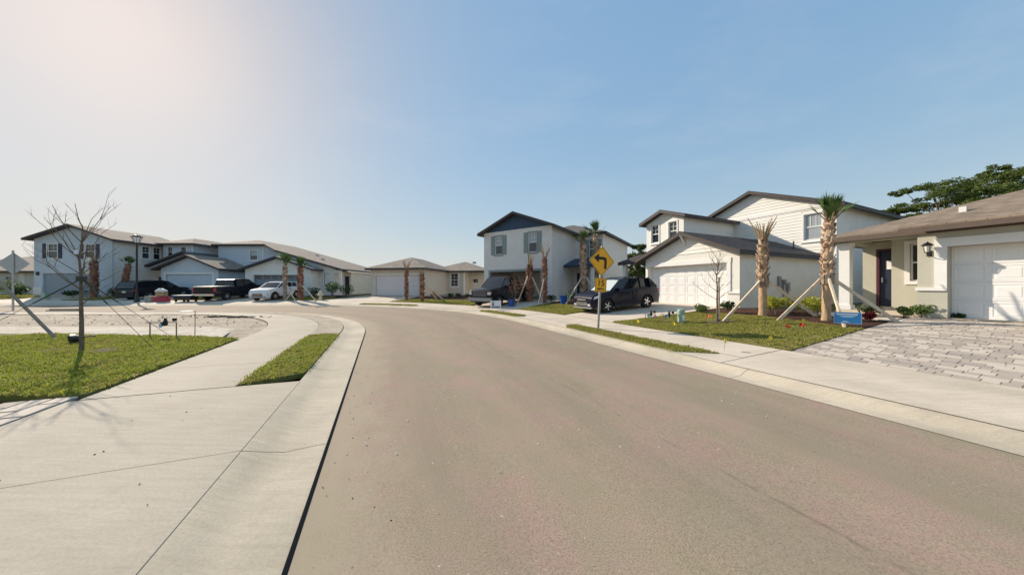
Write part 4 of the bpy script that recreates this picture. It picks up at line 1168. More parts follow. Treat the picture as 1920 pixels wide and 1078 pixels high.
PG = 'young staked palms'
palm(9.48, 11.17, 2.95, .143, 'thick-trunked palm with bare cut stalks beside the white garage', 1, 'cut', .36, braces=[(7.32, 10.34), (10.75, 10.4)], tuft=1.1, brace_h=1.3)
palm(10.13, 9.52, 3.35, .127, 'tall palm with green upright frond tuft behind blue yard sign', 2, 'both', .40, lean=(.12, 0), braces=[(8.95, 10.0), (9.42, 8.35), (11.43, 8.70)], tuft=.84)
palm(1.35, 22.6, 2.7, .24, 'red-brown palm trunk with short stubs before grey house garage', 3, 'cut', .15, braces=[(.35, 21.4), (2.3, 21.6)], tuft=1.7, red=True, brace_h=1.9)
palm(2.35, 21.2, 3.3, .16, 'slim palm with bristly dry top left of the grey house corner', 4, 'cut', .2, braces=[(1.75, 19.9)], tuft=1.5, red=True, brace_h=1.7)
palm(5.35, 22.2, 4.3, .21, 'stout palm with green tuft left of the turn sign', 5, 'both', .15, braces=[(3.55, 19.6), (6.4, 21.2)], tuft=1.0, brace_h=1.7)
palm(7.15, 24.6, 5.3, .19, 'tall palm whose green fan stands above the turn sign', 6, 'green', .3, lean=(-.25, 0), tuft=1.15)
palm(-9.6, 26.9, 2.9, .15, 'dead-looking palm before tan house garage door', 7, 'cut', .12, tuft=1.2, trunkm='palm_red', red=True)
palm(-7.85, 25.8, 2.4, .17, 'braced palm stump at the tan house corner', 8, 'cut', .1, braces=[(-6.6, 26.4), (-6.3, 27.2)], tuft=.9, red=True, brace_h=1.6)
palm(-20.9, 27.2, 3.3, .17, 'grey smooth palm with small green top beside the white SUV', 9, 'green', .55, tuft=1.1, trunkm='wood_weathered', braces=[(-19.7, 26.9)])
palm(-19.6, 27.4, 3.1, .20, 'red palm with small green top beside the tall hedge', 10, 'green', .1, tuft=1.0, braces=[(-17.8, 26.9), (-20.7, 26.9)], red=True)
palm(-41.6, 29.4, 3.7, .24, 'shaggy palm trunk at the corner of the slate gabled house', 11, 'cut', .1, tuft=1.5, red=True)
palm(-39.9, 30.4, 3.4, .20, 'leaning palm beside the slate gabled house, near street lamp', 12, 'green', .1, tuft=.9, lean=(.5, 0), red=True)
# a palm just outside the left edge of the picture: one of its braces reaches into view
palm(-15.3, 8.3, 3.4, .17, 'wooden brace propping a palm at the edge of the left lawn', 13, 'cut', .35, braces=[(-11.75, 7.66), (-17.8, 7.4)], brace_h=2.25, brace_w=.05, brace_m='wood_weathered')

def bare_tree(x, y, hgt, r0, label, seed, wires=(), first=.42, spread=1.0, stake=False, tags=False):
    rg = random.Random(seed); z0 = gz(x, y); o = empty('bare_tree', (x, y, z0), 0, label, 'tree')
    trunk, limbs, twigs = MB(), MB(), MB()
    pts = [Vector((rg.uniform(-.004, .004) * i, rg.uniform(-.004, .004) * i, hgt * .80 * i / 8)) for i in range(9)]
    trunk.tube(pts, [r0 * (1.15 - .85 * i / 8) for i in range(9)], 9)
    def grow(p, d, L, r, depth):
        n = 4; ps = [p]
        for i in range(n):
            d = (d + Vector((rg.gauss(0, .085), rg.gauss(0, .085), .10 + rg.gauss(0, .04)))).normalized(); ps.append(ps[-1] + d * L / n)
        (limbs if depth == 0 else twigs).tube(ps, [r * (1 - .62 * i / n) for i in range(n + 1)], 6 if depth == 0 else 4)
        if depth < 2:
            for _ in range(rg.choice((2, 3)) if depth == 0 else 2):
                k = rg.randint(1, n); a = rg.random() * 6.28
                nd = (d + Vector((math.cos(a), math.sin(a), rg.uniform(-.1, .5))) * .75).normalized()
                grow(ps[k], nd, L * rg.uniform(.4, .65), r * .5, depth + 1)
    N = 18
    for i in range(N):
        t = first + (1 - first) * i / (N - 1); a = i * 2.4 + rg.uniform(-.4, .4)
        base = pts[min(8, int(t * 8))]; up = .45 + 2.0 * (t - first)
        grow(base, Vector((math.cos(a), math.sin(a), up)).normalized(), hgt * rg.uniform(.2, .33) * spread * (1.1 - .25 * t), r0 * .30, 0)
    trunk.build('trunk', 'bark_tree', o, smooth=60); limbs.build('limb', 'bark_tree', o); twigs.build('twigs', 'bark_tree', o)['kind'] = 'stuff'
    for (wx, wy) in wires:
        e = Vector((wx - x, wy - y, gz(wx, wy) - z0)); a = Vector((0, 0, hgt * .47)); m = a + (e - a) * .34
        MB().bar(a, m, .024, .012).build('guy_strap', 'strap', o); MB().tube([m, e], .005, 5).build('guy_wire', 'strap', o)
    if stake:
        MB().bar((.09, .03, -.05), (.07, .02, 1.6), .035).build('stake', 'wood_weathered', o)
    if tags:
        MB().lathe([(.075, -.05), (.078, .05)], 10, Matrix.Translation((0, 0, hgt * .47))).build('tie_band', 'strap', o)
        for q in range(5):
            a = rg.random() * 6.28; zz = hgt * rg.uniform(.5, .72); MB().box(-.025, .025, -.004, .004, -.05, .05, Matrix.Translation((.07 * math.cos(a), .07 * math.sin(a), zz)) @ Matrix.Rotation(a, 4, 'Z') @ Matrix.Rotation(.5, 4, 'X')).build('tag', 'paper_white', o)
    return o
bare_tree(-9.25, 6.35, 3.35, .034, 'leafless young tree held by guy wires on the bright left lawn', 23, wires=[(-11.6, 5.9), (-7.75, 6.45), (-9.2, 8.05)], first=.48, tags=True, spread=.85)
bare_tree(7.15, 10.29, 2.75, .032, 'thin leafless sapling in front of the white garage door', 11, first=.45, stake=True, spread=.8)
o = bare_tree(.21, 19.84, 2.4, .03, 'small sapling with dead brown leaves beside the dark pickup', 13, first=.4, spread=.8)
mb = MB(); rg = random.Random(3); leaf_cloud(mb, [(rg.gauss(0, .35), rg.gauss(0, .35), rg.gauss(1.35, .4)) for _ in range(240)], .05, rg); mb.build('leaves', 'shrub_brown', o, fix=False)['kind'] = 'stuff'

# dark soil ring round the staked tree
rg = random.Random(4)
def ring_patch(cx, cy, r): return [(cx + r * (1 + .18 * math.sin(3 * a + cx)) * math.cos(a) * 1.5, cy + r * .6 * math.sin(a)) for a in [i * .3927 for i in range(16)]]
patch('tree_ring', ring_patch(-9.2, 6.35, .5), .05, 'soil', cell=.2, rough=.04)
patch('tree_ring', ring_patch(7.2, 10.25, .35), .06, 'soil', cell=.2, rough=.02)

# shrubs
SG = 'golden shrubs in the palm bed'
for i, (x, y, r) in enumerate(((9.95, 11.15, .36), (10.45, 10.95, .40), (10.9, 10.55, .38), (11.1, 11.2, .42), (10.2, 11.7, .34))):
    shrub((x, y), r, .72, 'shrub_yellow', 420, .045, 'golden yellow leafy shrub in the mulch bed between the two big palms', group=SG, seed=i)
for i, (x, y, r, h_, m, lb) in enumerate((
    (12.0, 9.95, .30, .42, 'shrub_dark', 'small dark green shrub by the porch column of the sage house'),
    (12.95, 9.35, .33, .50, 'shrub_mid', 'round green shrub below the wall lantern'),
    (12.2, 9.2, .20, .42, 'shrub_mid', 'tuft of spiky green grass beside the porch step'),
    (11.0, 9.05, .22, .34, 'shrub_red', 'dark red leafy plant beside the right palm brace'),
    (9.0, 12.2, .36, .55, 'shrub_dark', 'dark green shrub at the white garage corner'),
    (8.15, 12.6, .34, .5, 'shrub_mid', 'green shrub left of the thick palm, near garage door'),
    (13.6, 9.0, .16, .2, 'shrub_dark', 'low weed at the foot of the garage pier'),
    (4.35, 21.6, .45, .8, 'shrub_mid', 'light green shrub behind the blue pot by the grey house'),
    (5.0, 21.0, .4, .6, 'shrub_dark', 'dark shrub between blue pot and navy SUV'),
    (2.9, 21.9, .4, .6, 'shrub_dark', 'dark shrub at grey house garage corner'),
    (-6.0, 28.6, .35, .5, 'shrub_dark', 'dark shrub in the mulch bed, left of the tan house window'),
    (-5.2, 28.4, .35, .5, 'shrub_dark', 'dark shrub in the mulch bed below the tan house window'),
    (-4.3, 28.2, .32, .45, 'shrub_dark', 'dark shrub in the mulch bed beside tan house wing corner'),
    (-7.2, 27.0, .4, .9, 'shrub_brown', 'brownish shrub beside the braced palm stump'),
    (-18.6, 30.5, 1.0, 1.75, 'shrub_mid', 'big clipped green hedge bush under the pale house window'),
    (-17.2, 30.6, .8, 1.45, 'shrub_dark', 'dark hedge bush beside the pale house porch column'),
    (-20.4, 30.4, .7, 1.2, 'shrub_dark', 'dark bush behind the red palm'),
    (-39.2, 29.2, .7, 1.1, 'shrub_dark', 'dark bush between slate house palms'),
    (-44.0, 29.6, .8, .9, 'shrub_dark', 'dark bush by slate house garage door'),
    (-49.8, 29.5, 1.0, 1.3, 'shrub_dark', 'dark bush left of the slate house garage'),
    (-52.5, 31.0, 1.2, 1.9, 'shrub_mid', 'rounded light green bush before the distant low house'),
    (-56.0, 31.5, 1.2, 1.4, 'shrub_mid', 'low pale bush before the distant low house'))):
    shrub((x, y), r, h_, m, int(160 + 500 * min(r, 1)), .035 + .05 * min(r, 1), lb, seed=40 + i)

def tree(x, y, hgt, crown_r, pads, label, m, seed, trunk_r=.22, clear=.5, flat=.55, leaf=.15, per=1000, name='pine_tree', group=None, lean=0):
    rg = random.Random(seed); z0 = gz(x, y); o = empty(name, (x, y, z0), 0, label, 'tree', group)
    tr = MB(); pts = [Vector((lean * (i / 8) ** 2 + rg.uniform(-.1, .1), rg.uniform(-.1, .1), hgt * .9 * i / 8)) for i in range(9)]
    tr.tube(pts, [trunk_r * (1.1 - .85 * i / 8) for i in range(9)], 9); tr.build('trunk', 'pine_bark', o, smooth=60)
    lb, lf = MB(), MB()
    for k in range(pads):
        t = clear + (1 - clear) * (k + .5) / pads; a = k * 2.4 + rg.uniform(-.5, .5)
        rr = crown_r * math.sin(math.pi * (.25 + .62 * (t - clear) / (1 - clear))) * rg.uniform(.35, 1.05)
        b = pts[min(8, int(t * 7.5))]; e = Vector((b.x + math.cos(a) * rr, b.y + math.sin(a) * rr, hgt * t + rg.uniform(0, .6)))
        mid = (b + e) / 2 + Vector((0, 0, -.25)); lb.tube([b, mid, e], [trunk_r * .34, trunk_r * .22, trunk_r * .07], 5)
        pr = crown_r * rg.uniform(.26, .46)
        sub = [(e + Vector((rg.gauss(0, pr * .6), rg.gauss(0, pr * .6), rg.gauss(0, pr * .18))), pr * rg.uniform(.25, .5)) for _ in range(9)]
        P = []
        for _ in range(per):
            c, q = rg.choice(sub); d = Vector((rg.gauss(0, 1), rg.gauss(0, 1), rg.gauss(0, 1))).normalized() * q * rg.random() ** .4; P.append(c + Vector((d.x, d.y, d.z * flat)))
        leaf_cloud(lf, P, leaf, rg, flat=.2, aspect=.28)
    lb.build('limb', 'pine_bark', o); lf.build('crown', m, o, fix=False)
    return o
PT = 'tall pines behind the sage house'
tree(48.5, 33.0, 12.4, 3.8, 17, 'spreading pine with lower lobes at the left of the pine group behind sage house', 'pine_needles', 1, group=PT, lean=-1.2)
tree(52.5, 32.5, 13.0, 3.5, 17, 'flat-topped pine in the middle of the group behind sage house', 'pine_needles', 2, group=PT)
tree(56.5, 33.5, 14.2, 3.8, 18, 'tallest pine of the group behind sage house', 'pine_needles', 3, group=PT, clear=.58)
tree(61.5, 34.5, 13.7, 3.6, 16, 'pine with open crown at the right of the group behind sage house', 'pine_needles', 4, group=PT, clear=.55)
tree(44.5, 34.0, 9.7, 2.4, 12, 'short pine top just showing over the brown shingle roof', 'pine_needles', 5, group=PT, clear=.62)
tree(18.8, 46.0, 7.2, 3.0, 12, 'bushy green tree far behind the gap between grey and white houses', 'tree_green', 6, name='broadleaf_tree', clear=.15, flat=.8, leaf=.22, group='far trees in the gap')
tree(22.5, 50.0, 6.6, 3.0, 12, 'darker bushy tree far behind the gap, beside white house porch', 'tree_green', 7, name='broadleaf_tree', clear=.15, flat=.8, leaf=.22, group='far trees in the gap')
tree(14.6, 60.0, 6.0, 3.2, 12, 'distant tree top over the grey house roof edge', 'tree_green', 8, name='broadleaf_tree', clear=.15, flat=.8, leaf=.22, group='far trees in the gap')

# ------------------------------------------------------------------ vehicles (local: forward +x, z from the ground)
def paint(name, c, rough=.3, metal=.0): return mat(name, c, rough, metal, spec=.2, coat=.18)
paint('paint_navy', (.004, .006, .020)); paint('paint_black', (.008, .009, .013)); paint('paint_white', (.72, .72, .72), .25, 0); paint('paint_maroon', (.035, .008, .014)); paint('paint_red', (.28, .03, .05))
mat('tyre', (.018, .018, .018), .85); mat('rim', (.62, .62, .63), .25, .9); mat('chrome', (.75, .75, .76), .15, 1.0)
mat('car_glass', (.010, .013, .018), .05, spec=.5, coat=.2); mat('windshield_glass', (.02, .026, .03), .05, spec=.5, coat=.3); mat('sunshade', (.55, .62, .60), .4, .2)
mat('headlamp', (.6, .62, .65), .1, .3, spec=.8); mat('tail_lamp', (.35, .012, .02), .15, spec=.7); mat('plate', (.7, .7, .68), .5)
WHEEL = {}
def wheel(parent, x, y, r, side):
    if r not in WHEEL:
        w = .115
        ty = MB().lathe([(r * .62, -w), (r * .93, -w), (r, -w * .7), (r, w * .7), (r * .93, w), (r * .62, w)], 24, Matrix.Rotation(R(90), 4, 'X'), caps=False)
        rm = MB(); rm.lathe([(r * .63, -w * .9), (r * .66, w * .8), (r * .60, w * .82), (r * .585, w * .2), (r * .58, -w * .9)], 24, Matrix.Rotation(R(90), 4, 'X'), caps=False)
        for k in range(5):
            M = Matrix.Rotation(k * 2 * math.pi / 5, 4, 'Y'); rm.box(r * .08, r * .62, -w * .80, -w * .55, -r * .09, r * .09, M)
        rm.lathe([(r * .15, w * .55), (r * .17, w * .82), (r * .1, w * .9)], 12, Matrix.Rotation(R(90), 4, 'X'))
        hb = MB().lathe([(r * .585, -w * .3), (r * .585, w * .1)], 20, Matrix.Rotation(R(90), 4, 'X'))
        WHEEL[r] = (hb.build('wheel', 'black_plastic'), ty.build('tyre', 'tyre', smooth=40), rm.build('rim', 'rim', smooth=40))
        first = True
    else: first = False
    hb, ty, rm = WHEEL[r]
    if not first: hb, ty, rm = hb.copy(), ty.copy(), rm.copy(); [COL.objects.link(q) for q in (hb, ty, rm)]
    hb.parent = parent; ty.parent = hb; rm.parent = hb
    hb.location = (x, y, r); hb.rotation_euler = (0, RNG.random() * 1.2, 0 if side < 0 else math.pi)

def body_shell(top, bottom_z, axles, r_arch, w, taper_f, taper_r, L2, name, m, parent, ny=9, belt=None):
    """closed lower body: side outline with wheel arches, swept across the width and tapered in plan"""
    out = list(top)                     # from nose (low) over the top to tail (low)
    xa_r, xa_f = axles
    bot = []
    def arch(xc):
        a0 = math.acos(clamp((bottom_z - .34) / r_arch, -1, 1)) if True else 0
        pts = []
        for k in range(11):
            a = math.pi - math.pi * k / 10; pts.append((xc + r_arch * math.cos(a), max(bottom_z, .34 + r_arch * math.sin(a))))
        return pts
    bot += [(p[0], p[1]) for p in arch(xa_r)] + [(p[0], p[1]) for p in arch(xa_f)]
    prof = out + bot; n = len(prof)
    zm = max(p[1] for p in prof)
    def yw(x, z, f):
        y = f * w
        if x > 0: y *= 1 - taper_f * clamp((x - L2 * .45) / (L2 * .55)) ** 2.2
        else: y *= 1 - taper_r * clamp((-x - L2 * .55) / (L2 * .45)) ** 2.2
        y *= 1 - .05 * clamp((z - .75) / (zm - .75)) ** 1.5 - .03 * clamp((.55 - z) / .35)
        return y
    fr = [-1, -.985, -.9, -.55, 0, .55, .9, .985, 1]; mb = MB(); V = []
    cx = sum(p[0] for p in prof) / n; cz = .7
    for f in fr:
        e = 1 if abs(f) == 1 else 0
        for i, (x, z) in enumerate(prof):
            zz = z; xx = x
            if i < len(out):
                if e: xx = cx + (x - cx) * .985; zz = z - .035 if z > .6 else z
                elif abs(f) < .97: zz = z + (.022 * (1 - (f / .97) ** 2) if z > .8 else 0)
            V.append((xx, yw(x, z, f), zz))
    F = []
    for j in range(len(fr) - 1):
        for i in range(n):
            k = (i + 1) % n; F.append((j * n + i, j * n + k, (j + 1) * n + k, (j + 1) * n + i))
    F.append(tuple(range(n))); F.append(tuple((len(fr) - 1) * n + i for i in range(n - 1, -1, -1)))
    mb.add(V, F)
    o = mb.build(name, m, parent)
    bm = bmesh.new(); bm.from_mesh(o.data); bmesh.ops.triangulate(bm, faces=[f for f in bm.faces if len(f.verts) > 4]); bmesh.ops.recalc_face_normals(bm, faces=bm.faces); bm.to_mesh(o.data); bm.free()
    o.data.shade_smooth(); o.data.set_sharp_from_angle(angle=R(50))
    bv = o.modifiers.new('round', 'BEVEL'); bv.width = .045; bv.segments = 3; bv.limit_method = 'ANGLE'; bv.angle_limit = R(28); bv.harden_normals = False
    return o

def cabin(parent, pts, hw0, hw1, m_paint, m_ws='windshield_glass', pillars=(), name_r='rear_window', dark_roof=None):
    """pts: windscreen foot, windscreen head, roof points..., rear head, rear foot (x,z)"""
    z0 = min(pts[0][1], pts[-1][1]); z1 = max(p[1] for p in pts)
    def hw(z): t = clamp((z - z0) / (z1 - z0)); return hw0 + (hw1 - hw0) * t ** 1.3
    fr = [-1, -.9, -.5, 0, .5, .9, 1]
    def strip(ps, name, m, lift=0, inset=0):
        mb = MB(); V = []
        for x, z in ps:
            for f in fr: V.append((x, f * (hw(z) - inset), z + lift + .03 * (1 - f * f)))
        k = len(fr); F = [(i * k + j, i * k + j + 1, (i + 1) * k + j + 1, (i + 1) * k + j) for i in range(len(ps) - 1) for j in range(k - 1)]
        mb.add(V, F); return mb.build(name, m, parent, smooth=40)
    strip(pts[:2], 'windshield', m_ws); strip(pts[1:-1], 'roof', dark_roof or m_paint, .004); strip(pts[-2:], name_r, 'car_glass')
    for s in (-1, 1):
        V = [(x, s * hw(z) * 1.0, z) for x, z in pts]; MB().add(V, [tuple(range(len(V)))]).build('side_window', 'car_glass', parent)
        pb = MB()
        # roof rail and pillars over the glass
        for (xa, za), (xb, zb) in zip(pts[:-1], pts[1:]): pb.bar((xa, s * (hw(za) - .004), za - .012), (xb, s * (hw(zb) - .004), zb - .012), .035, .062)
        for (xa, za), (xb, zb), wd in pillars: pb.bar((xa, s * (hw(za) + .001), za), (xb, s * (hw(zb) + .001), zb), .02, wd)
        pb.build('pillar', m_paint, parent)

def mirrors(parent, x, z, w, m):
    for s in (-1, 1): MB().box(x - .09, x + .06, s * w, s * (w + .2), z, z + .14).build('mirror', m, parent)

def place(o, x, y, heading, pitch=0, z=None):
    o.location = (x, y, gz(x, y) if z is None else z); o.rotation_euler = (0, pitch, heading)

def suv(label, m, L, W, H, wb, name='parked_car', ws='windshield_glass', wheel_r=.36, rails=False, roofm=None, wag=False):
    o = empty(name, (0, 0, 0), 0, label, 'car'); h2 = L / 2; af = h2 - .92; ar = af - wb; w = W / 2
    top = [(h2 - .10, .26), (h2 - .01, .42), (h2, .62), (h2 - .05, .82), (h2 - .22, .98), (h2 - .75, 1.07), (h2 - 1.25, 1.12), (-h2 + .6, 1.18), (-h2 + .16, 1.12), (-h2 + .03, .95), (-h2, .62), (-h2 + .03, .42), (-h2 + .14, .28)]
    body_shell(top, .24, (ar, af), wheel_r + .075, w, .17, .09, h2, 'body', m, o)
    ends = [(h2 - 1.15, 1.07), (h2 - 1.92, H - .08), (h2 - 2.3, H), (-h2 + 1.3, H - .03), (-h2 + .52, H - .13), (-h2 + .14, 1.13)]
    if wag: ends = [(h2 - 1.25, 1.09), (h2 - 2.1, H - .07), (h2 - 2.6, H), (-h2 + .9, H - .02), (-h2 + .32, H - .10), (-h2 + .06, 1.10)]
    b1 = h2 - 2.6; b2 = -h2 + 1.35
    cabin(o, ends, w - .10, w - .27, m, ws, [((b1, 1.09), (b1 - .08, H - .03), .09), ((b2, 1.11), (b2 - .04, H - .03), .10), ((-h2 + .75, 1.11), (-h2 + .72, H - .07), .36)], dark_roof=roofm)
    for x in (af, ar):
        for s in (-1, 1): wheel(o, x, s * (w - .125), wheel_r, s)
    for s in (-1, 1):
        tr = MB(); n = 12; ra, rb = wheel_r + .07, wheel_r + .125
        for x in (af, ar):
            V = []
            for k in range(n + 1):
                a = math.pi * (1.08 - 1.16 * k / n); V += [(x + ra * math.cos(a), s * (w - .002), .34 + ra * math.sin(a)), (x + rb * math.cos(a), s * (w - .012), .34 + rb * math.sin(a)), (x + rb * math.cos(a), s * (w - .09), .34 + rb * math.sin(a)), (x + ra * math.cos(a), s * (w - .16), .34 + ra * math.sin(a))]
            F = []
            for k in range(n):
                for q in range(3): F.append((k * 4 + q, k * 4 + 4 + q, k * 4 + 5 + q, k * 4 + 1 + q))
            tr.add([(a, b * .992 if False else b, max(c, .25)) for a, b, c in V], F)
        tr.box(ar + wheel_r + .1, af - wheel_r - .1, s * (w - .05) - .035, s * (w - .05) + .035, .24, .37)
        tr.build('wheel_arch_trim', 'black_plastic', o)
        MB().add([(h2 - .06, s * (w - .42), .80), (h2 - .10, s * (w - .16), .84), (h2 - .42, s * (w - .045), .94), (h2 - .40, s * (w - .045), .83), (h2 - .09, s * (w - .15), .73), (h2 - .035, s * (w - .42), .70)], [(0, 1, 4, 5), (1, 2, 3, 4)]).build('headlight', 'headlamp', o)
        MB().box(-h2 + .00, -h2 + .20, s * (w - .11) - .10, s * (w - .11) + .02, .90, 1.04).build('tail_light', 'tail_lamp', o)
        MB().box(h2 - .05, h2 + .008, s * (w - .36) - .1, s * (w - .36) + .1, .42, .52).build('fog_light', 'headlamp', o)
        hd = MB(); hd.box(b1 + .12, b1 + .32, s * (w - .03) - .03, s * (w - .03) + .02, .92, .95); hd.box(b2 + .1, b2 + .3, s * (w - .03) - .03, s * (w - .03) + .02, .94, .97); hd.build('door_handle', m, o)
        sm = MB(); sm.box(b1 - .006, b1 + .006, s * (w - .012) - .01, s * (w - .012) + .01, .4, 1.08); sm.box(b2 + .35, b2 + .362, s * (w - .012) - .01, s * (w - .012) + .01, .6, 1.08); sm.build('door_gap', 'black_plastic', o)
        if rails: MB().tube([(h2 - 2.3, s * (w - .33), H - .01), (h2 - 2.45, s * (w - .33), H + .05), (-h2 + .9, s * (w - .33), H + .04), (-h2 + .7, s * (w - .33), H - .04)], .018, 6).build('roof_rail', 'black_metal', o)
    MB().box(h2 - .06, h2 + .012, -.46, .46, .40, .64).build('grille', 'black_plastic', o)
    gb = MB(); [gb.box(h2 - .04, h2 + .022, -.45, .45, zz, zz + .016) for zz in (.45, .51, .57)]; gb.box(h2 - .05, h2 + .02, -.36, .36, .70, .745); gb.build('grille_bar', 'chrome', o)
    MB().box(h2 - .16, h2 + .02, -w * .80, w * .80, .28, .36).build('front_bumper', 'grey_box', o)
    MB().box(-h2 - .015, -h2 + .12, -w * .84, w * .84, .36, .52).build('rear_bumper', 'black_plastic', o)
    MB().box(-h2 - .012, -h2 + .02, -.17, .17, .74, .87).build('number_plate', 'plate', o)
    mirrors(o, h2 - 1.65, 1.08, w - .10, m)
    return o

def pickup(label, m, L, W, H, wb, name='parked_pickup', bed=True, wheel_r=.40, grille_bars=True):
    o = empty(name, (0, 0, 0), 0, label, 'pickup'); h2 = L / 2; af = h2 - .95; ar = af - wb; w = W / 2
    bx = -h2 + 1.85
    top = [(h2 - .06, .36), (h2, .55), (h2 - .01, .80), (h2 - .04, 1.10), (h2 - .16, 1.22), (h2 - .9, 1.28), (h2 - 1.35, 1.29), (bx, 1.28), (-h2 + .03, 1.28), (-h2, .9), (-h2 + .02, .52), (-h2 + .1, .42)]
    body_shell(top, .38, (ar, af), wheel_r + .10, w, .09, .02, h2, 'body', m, o)
    cabin(o, [(h2 - 1.22, 1.26), (h2 - 1.92, H - .06), (h2 - 2.3, H), (bx + .35, H - .01), (bx + .16, H - .08), (bx + .04, 1.26)], w - .10, w - .26, m, 'windshield_glass',
          [((h2 - 2.55, 1.25), (h2 - 2.58, H - .03), .09), ((bx + .28, 1.25), (bx + .34, H - .05), .22)])
    if bed:
        b = MB(); b.box(-h2 + .08, bx - .02, -w + .16, w - .16, 1.304, 1.315); b.build('bed_cover', 'black_plastic', o)
        r = MB(); [r.box(-h2 + .02, bx, s * (w - .1) - .05, s * (w - .1) + .05, 1.27, 1.335) for s in (-1, 1)]; r.build('bed_rail', 'galv', o)
        t = MB(); t.box(-h2 - .03, -h2 + .04, -w + .14, w - .14, .72, 1.30); t.build('tailgate', m, o)
        MB().box(-h2 - .045, -h2 - .028, -w + .16, w - .16, 1.26, 1.318).build('tailgate_cap', 'chrome', o)
    for x in (af, ar):
        for s in (-1, 1): wheel(o, x, s * (w - .14), wheel_r, s)
    for s in (-1, 1):
        MB().box(h2 - .25, h2 + .012, s * (w - .20) - .14, s * (w - .20) + .10, .88, 1.06).build('headlight', 'headlamp', o)
        MB().box(-h2 - .035, -h2 + .1, s * (w - .07) - .07, s * (w - .07) + .05, .82, 1.2).build('tail_light', 'tail_lamp', o)
        MB().box(h2 - .05, h2 + .03, s * (w - .38) - .1, s * (w - .38) + .1, .50, .60).build('fog_light', 'headlamp', o)
        MB().tube([(h2 - 1.9, s * (w - .02), .40), (bx + .2, s * (w - .02), .40)], .045, 6).build('step_bar', 'black_metal', o)
        MB().box(h2 - 2.4, h2 - 2.2, s * (w - .02) - .03, s * (w - .02) + .015, 1.06, 1.1).build('door_handle', m, o)
    MB().box(h2 - .05, h2 + .018, -w + .36, w - .36, .72, 1.13).build('grille', 'black_plastic', o)
    g = MB(); [g.box(h2, h2 + .03, -w + .42, w - .42, zz, zz + .022) for zz in (.80, .88, .96, 1.03)]; g.build('grille_bar', 'grey_box', o)
    MB().box(h2 - .12, h2 + .07, -w + .06, w - .06, .46, .68).build('front_bumper', 'chrome' if not bed else 'grey_box', o)
    MB().box(-h2 - .14, -h2 + .02, -w + .06, w - .06, .50, .66).build('rear_bumper', 'chrome', o)
    MB().box(-h2 - .15, -h2 - .139, -.16, .16, .52, .64).build('number_plate', 'plate', o)
    mirrors(o, h2 - 1.75, 1.25, w - .08, m)
    return o

o = suv('dark navy compact SUV parked nose to the street before the white garage', 'paint_navy', 4.6, 1.86, 1.69, 2.69, ws='sunshade', rails=True)
hd = math.atan2(-1.06, -2.48)
place(o, 5.57 - .04 * math.cos(hd), 15.80 - .04 * math.sin(hd), hd, R(3.9), z=.375); o.scale = (.97, .97, .97)
o = pickup('dark blue-black pickup parked nose to the street by the grey house', 'paint_black', 5.6, 2.02, 1.97, 3.5, bed=True)
hx, hy = -.559, -.829; fx, fy = -2.15, 19.9
place(o, fx - hx * 2.8, fy - hy * 2.8, math.atan2(hy, hx), R(3.6), z=.32)
o = suv('long dark SUV with maroon tail lights in the blue-grey house driveway', 'paint_black', 5.0, 1.98, 1.78, 2.9, wag=True, rails=True, wheel_r=.38)
place(o, -35.7, 29.7, R(90), R(-2.5), z=.36)
o = pickup('dark pickup showing its tailgate, parked between the two pale garages', 'paint_black', 5.6, 2.02, 1.93, 3.5)
place(o, -27.3, 29.0, R(90), R(-2.5), z=.36)
o = suv('white SUV facing the street before the pale house garage', 'paint_white', 4.5, 1.86, 1.66, 2.67)
place(o, -22.8, 28.7, R(-90), R(2.5), z=.36)
o = suv('distant red car at the end of the street', 'paint_red', 4.4, 1.8, 1.5, 2.6)
place(o, -53.5, 27.4, R(8), 0, z=.3)

# ------------------------------------------------------------------ signs and street furniture
def text_mesh(body, size, name, m, parent, loc, rot=(R(90), 0, 0), ext=.0015, sx=1.0):
    c = bpy.data.curves.new(name, 'FONT'); c.body = body; c.size = size; c.extrude = ext; c.align_x = 'CENTER'; c.align_y = 'CENTER'; c.offset = size * .012
    t = bpy.data.objects.new(name, c); COL.objects.link(t); dg = bpy.context.evaluated_depsgraph_get()
    me = bpy.data.meshes.new_from_object(t.evaluated_get(dg)); bpy.data.objects.remove(t)
    me.materials.clear(); me.materials.append(MATS[m])
    o = bpy.data.objects.new(name, me); COL.objects.link(o); o.parent = parent; o.location = loc; o.rotation_euler = rot; o.scale = (sx, 1, 1); return o

def rounded_diamond(hd_, r, n=4):
    pts = []
    for k in range(4):
        a0 = math.pi / 2 * k; c = (math.cos(a0) * (hd_ - r * 1.414), math.sin(a0) * (hd_ - r * 1.414))
        for i in range(n + 1): a = a0 - math.pi / 4 + math.pi / 2 * i / n; pts.append((c[0] + r * math.cos(a), c[1] + r * math.sin(a)))
    return pts

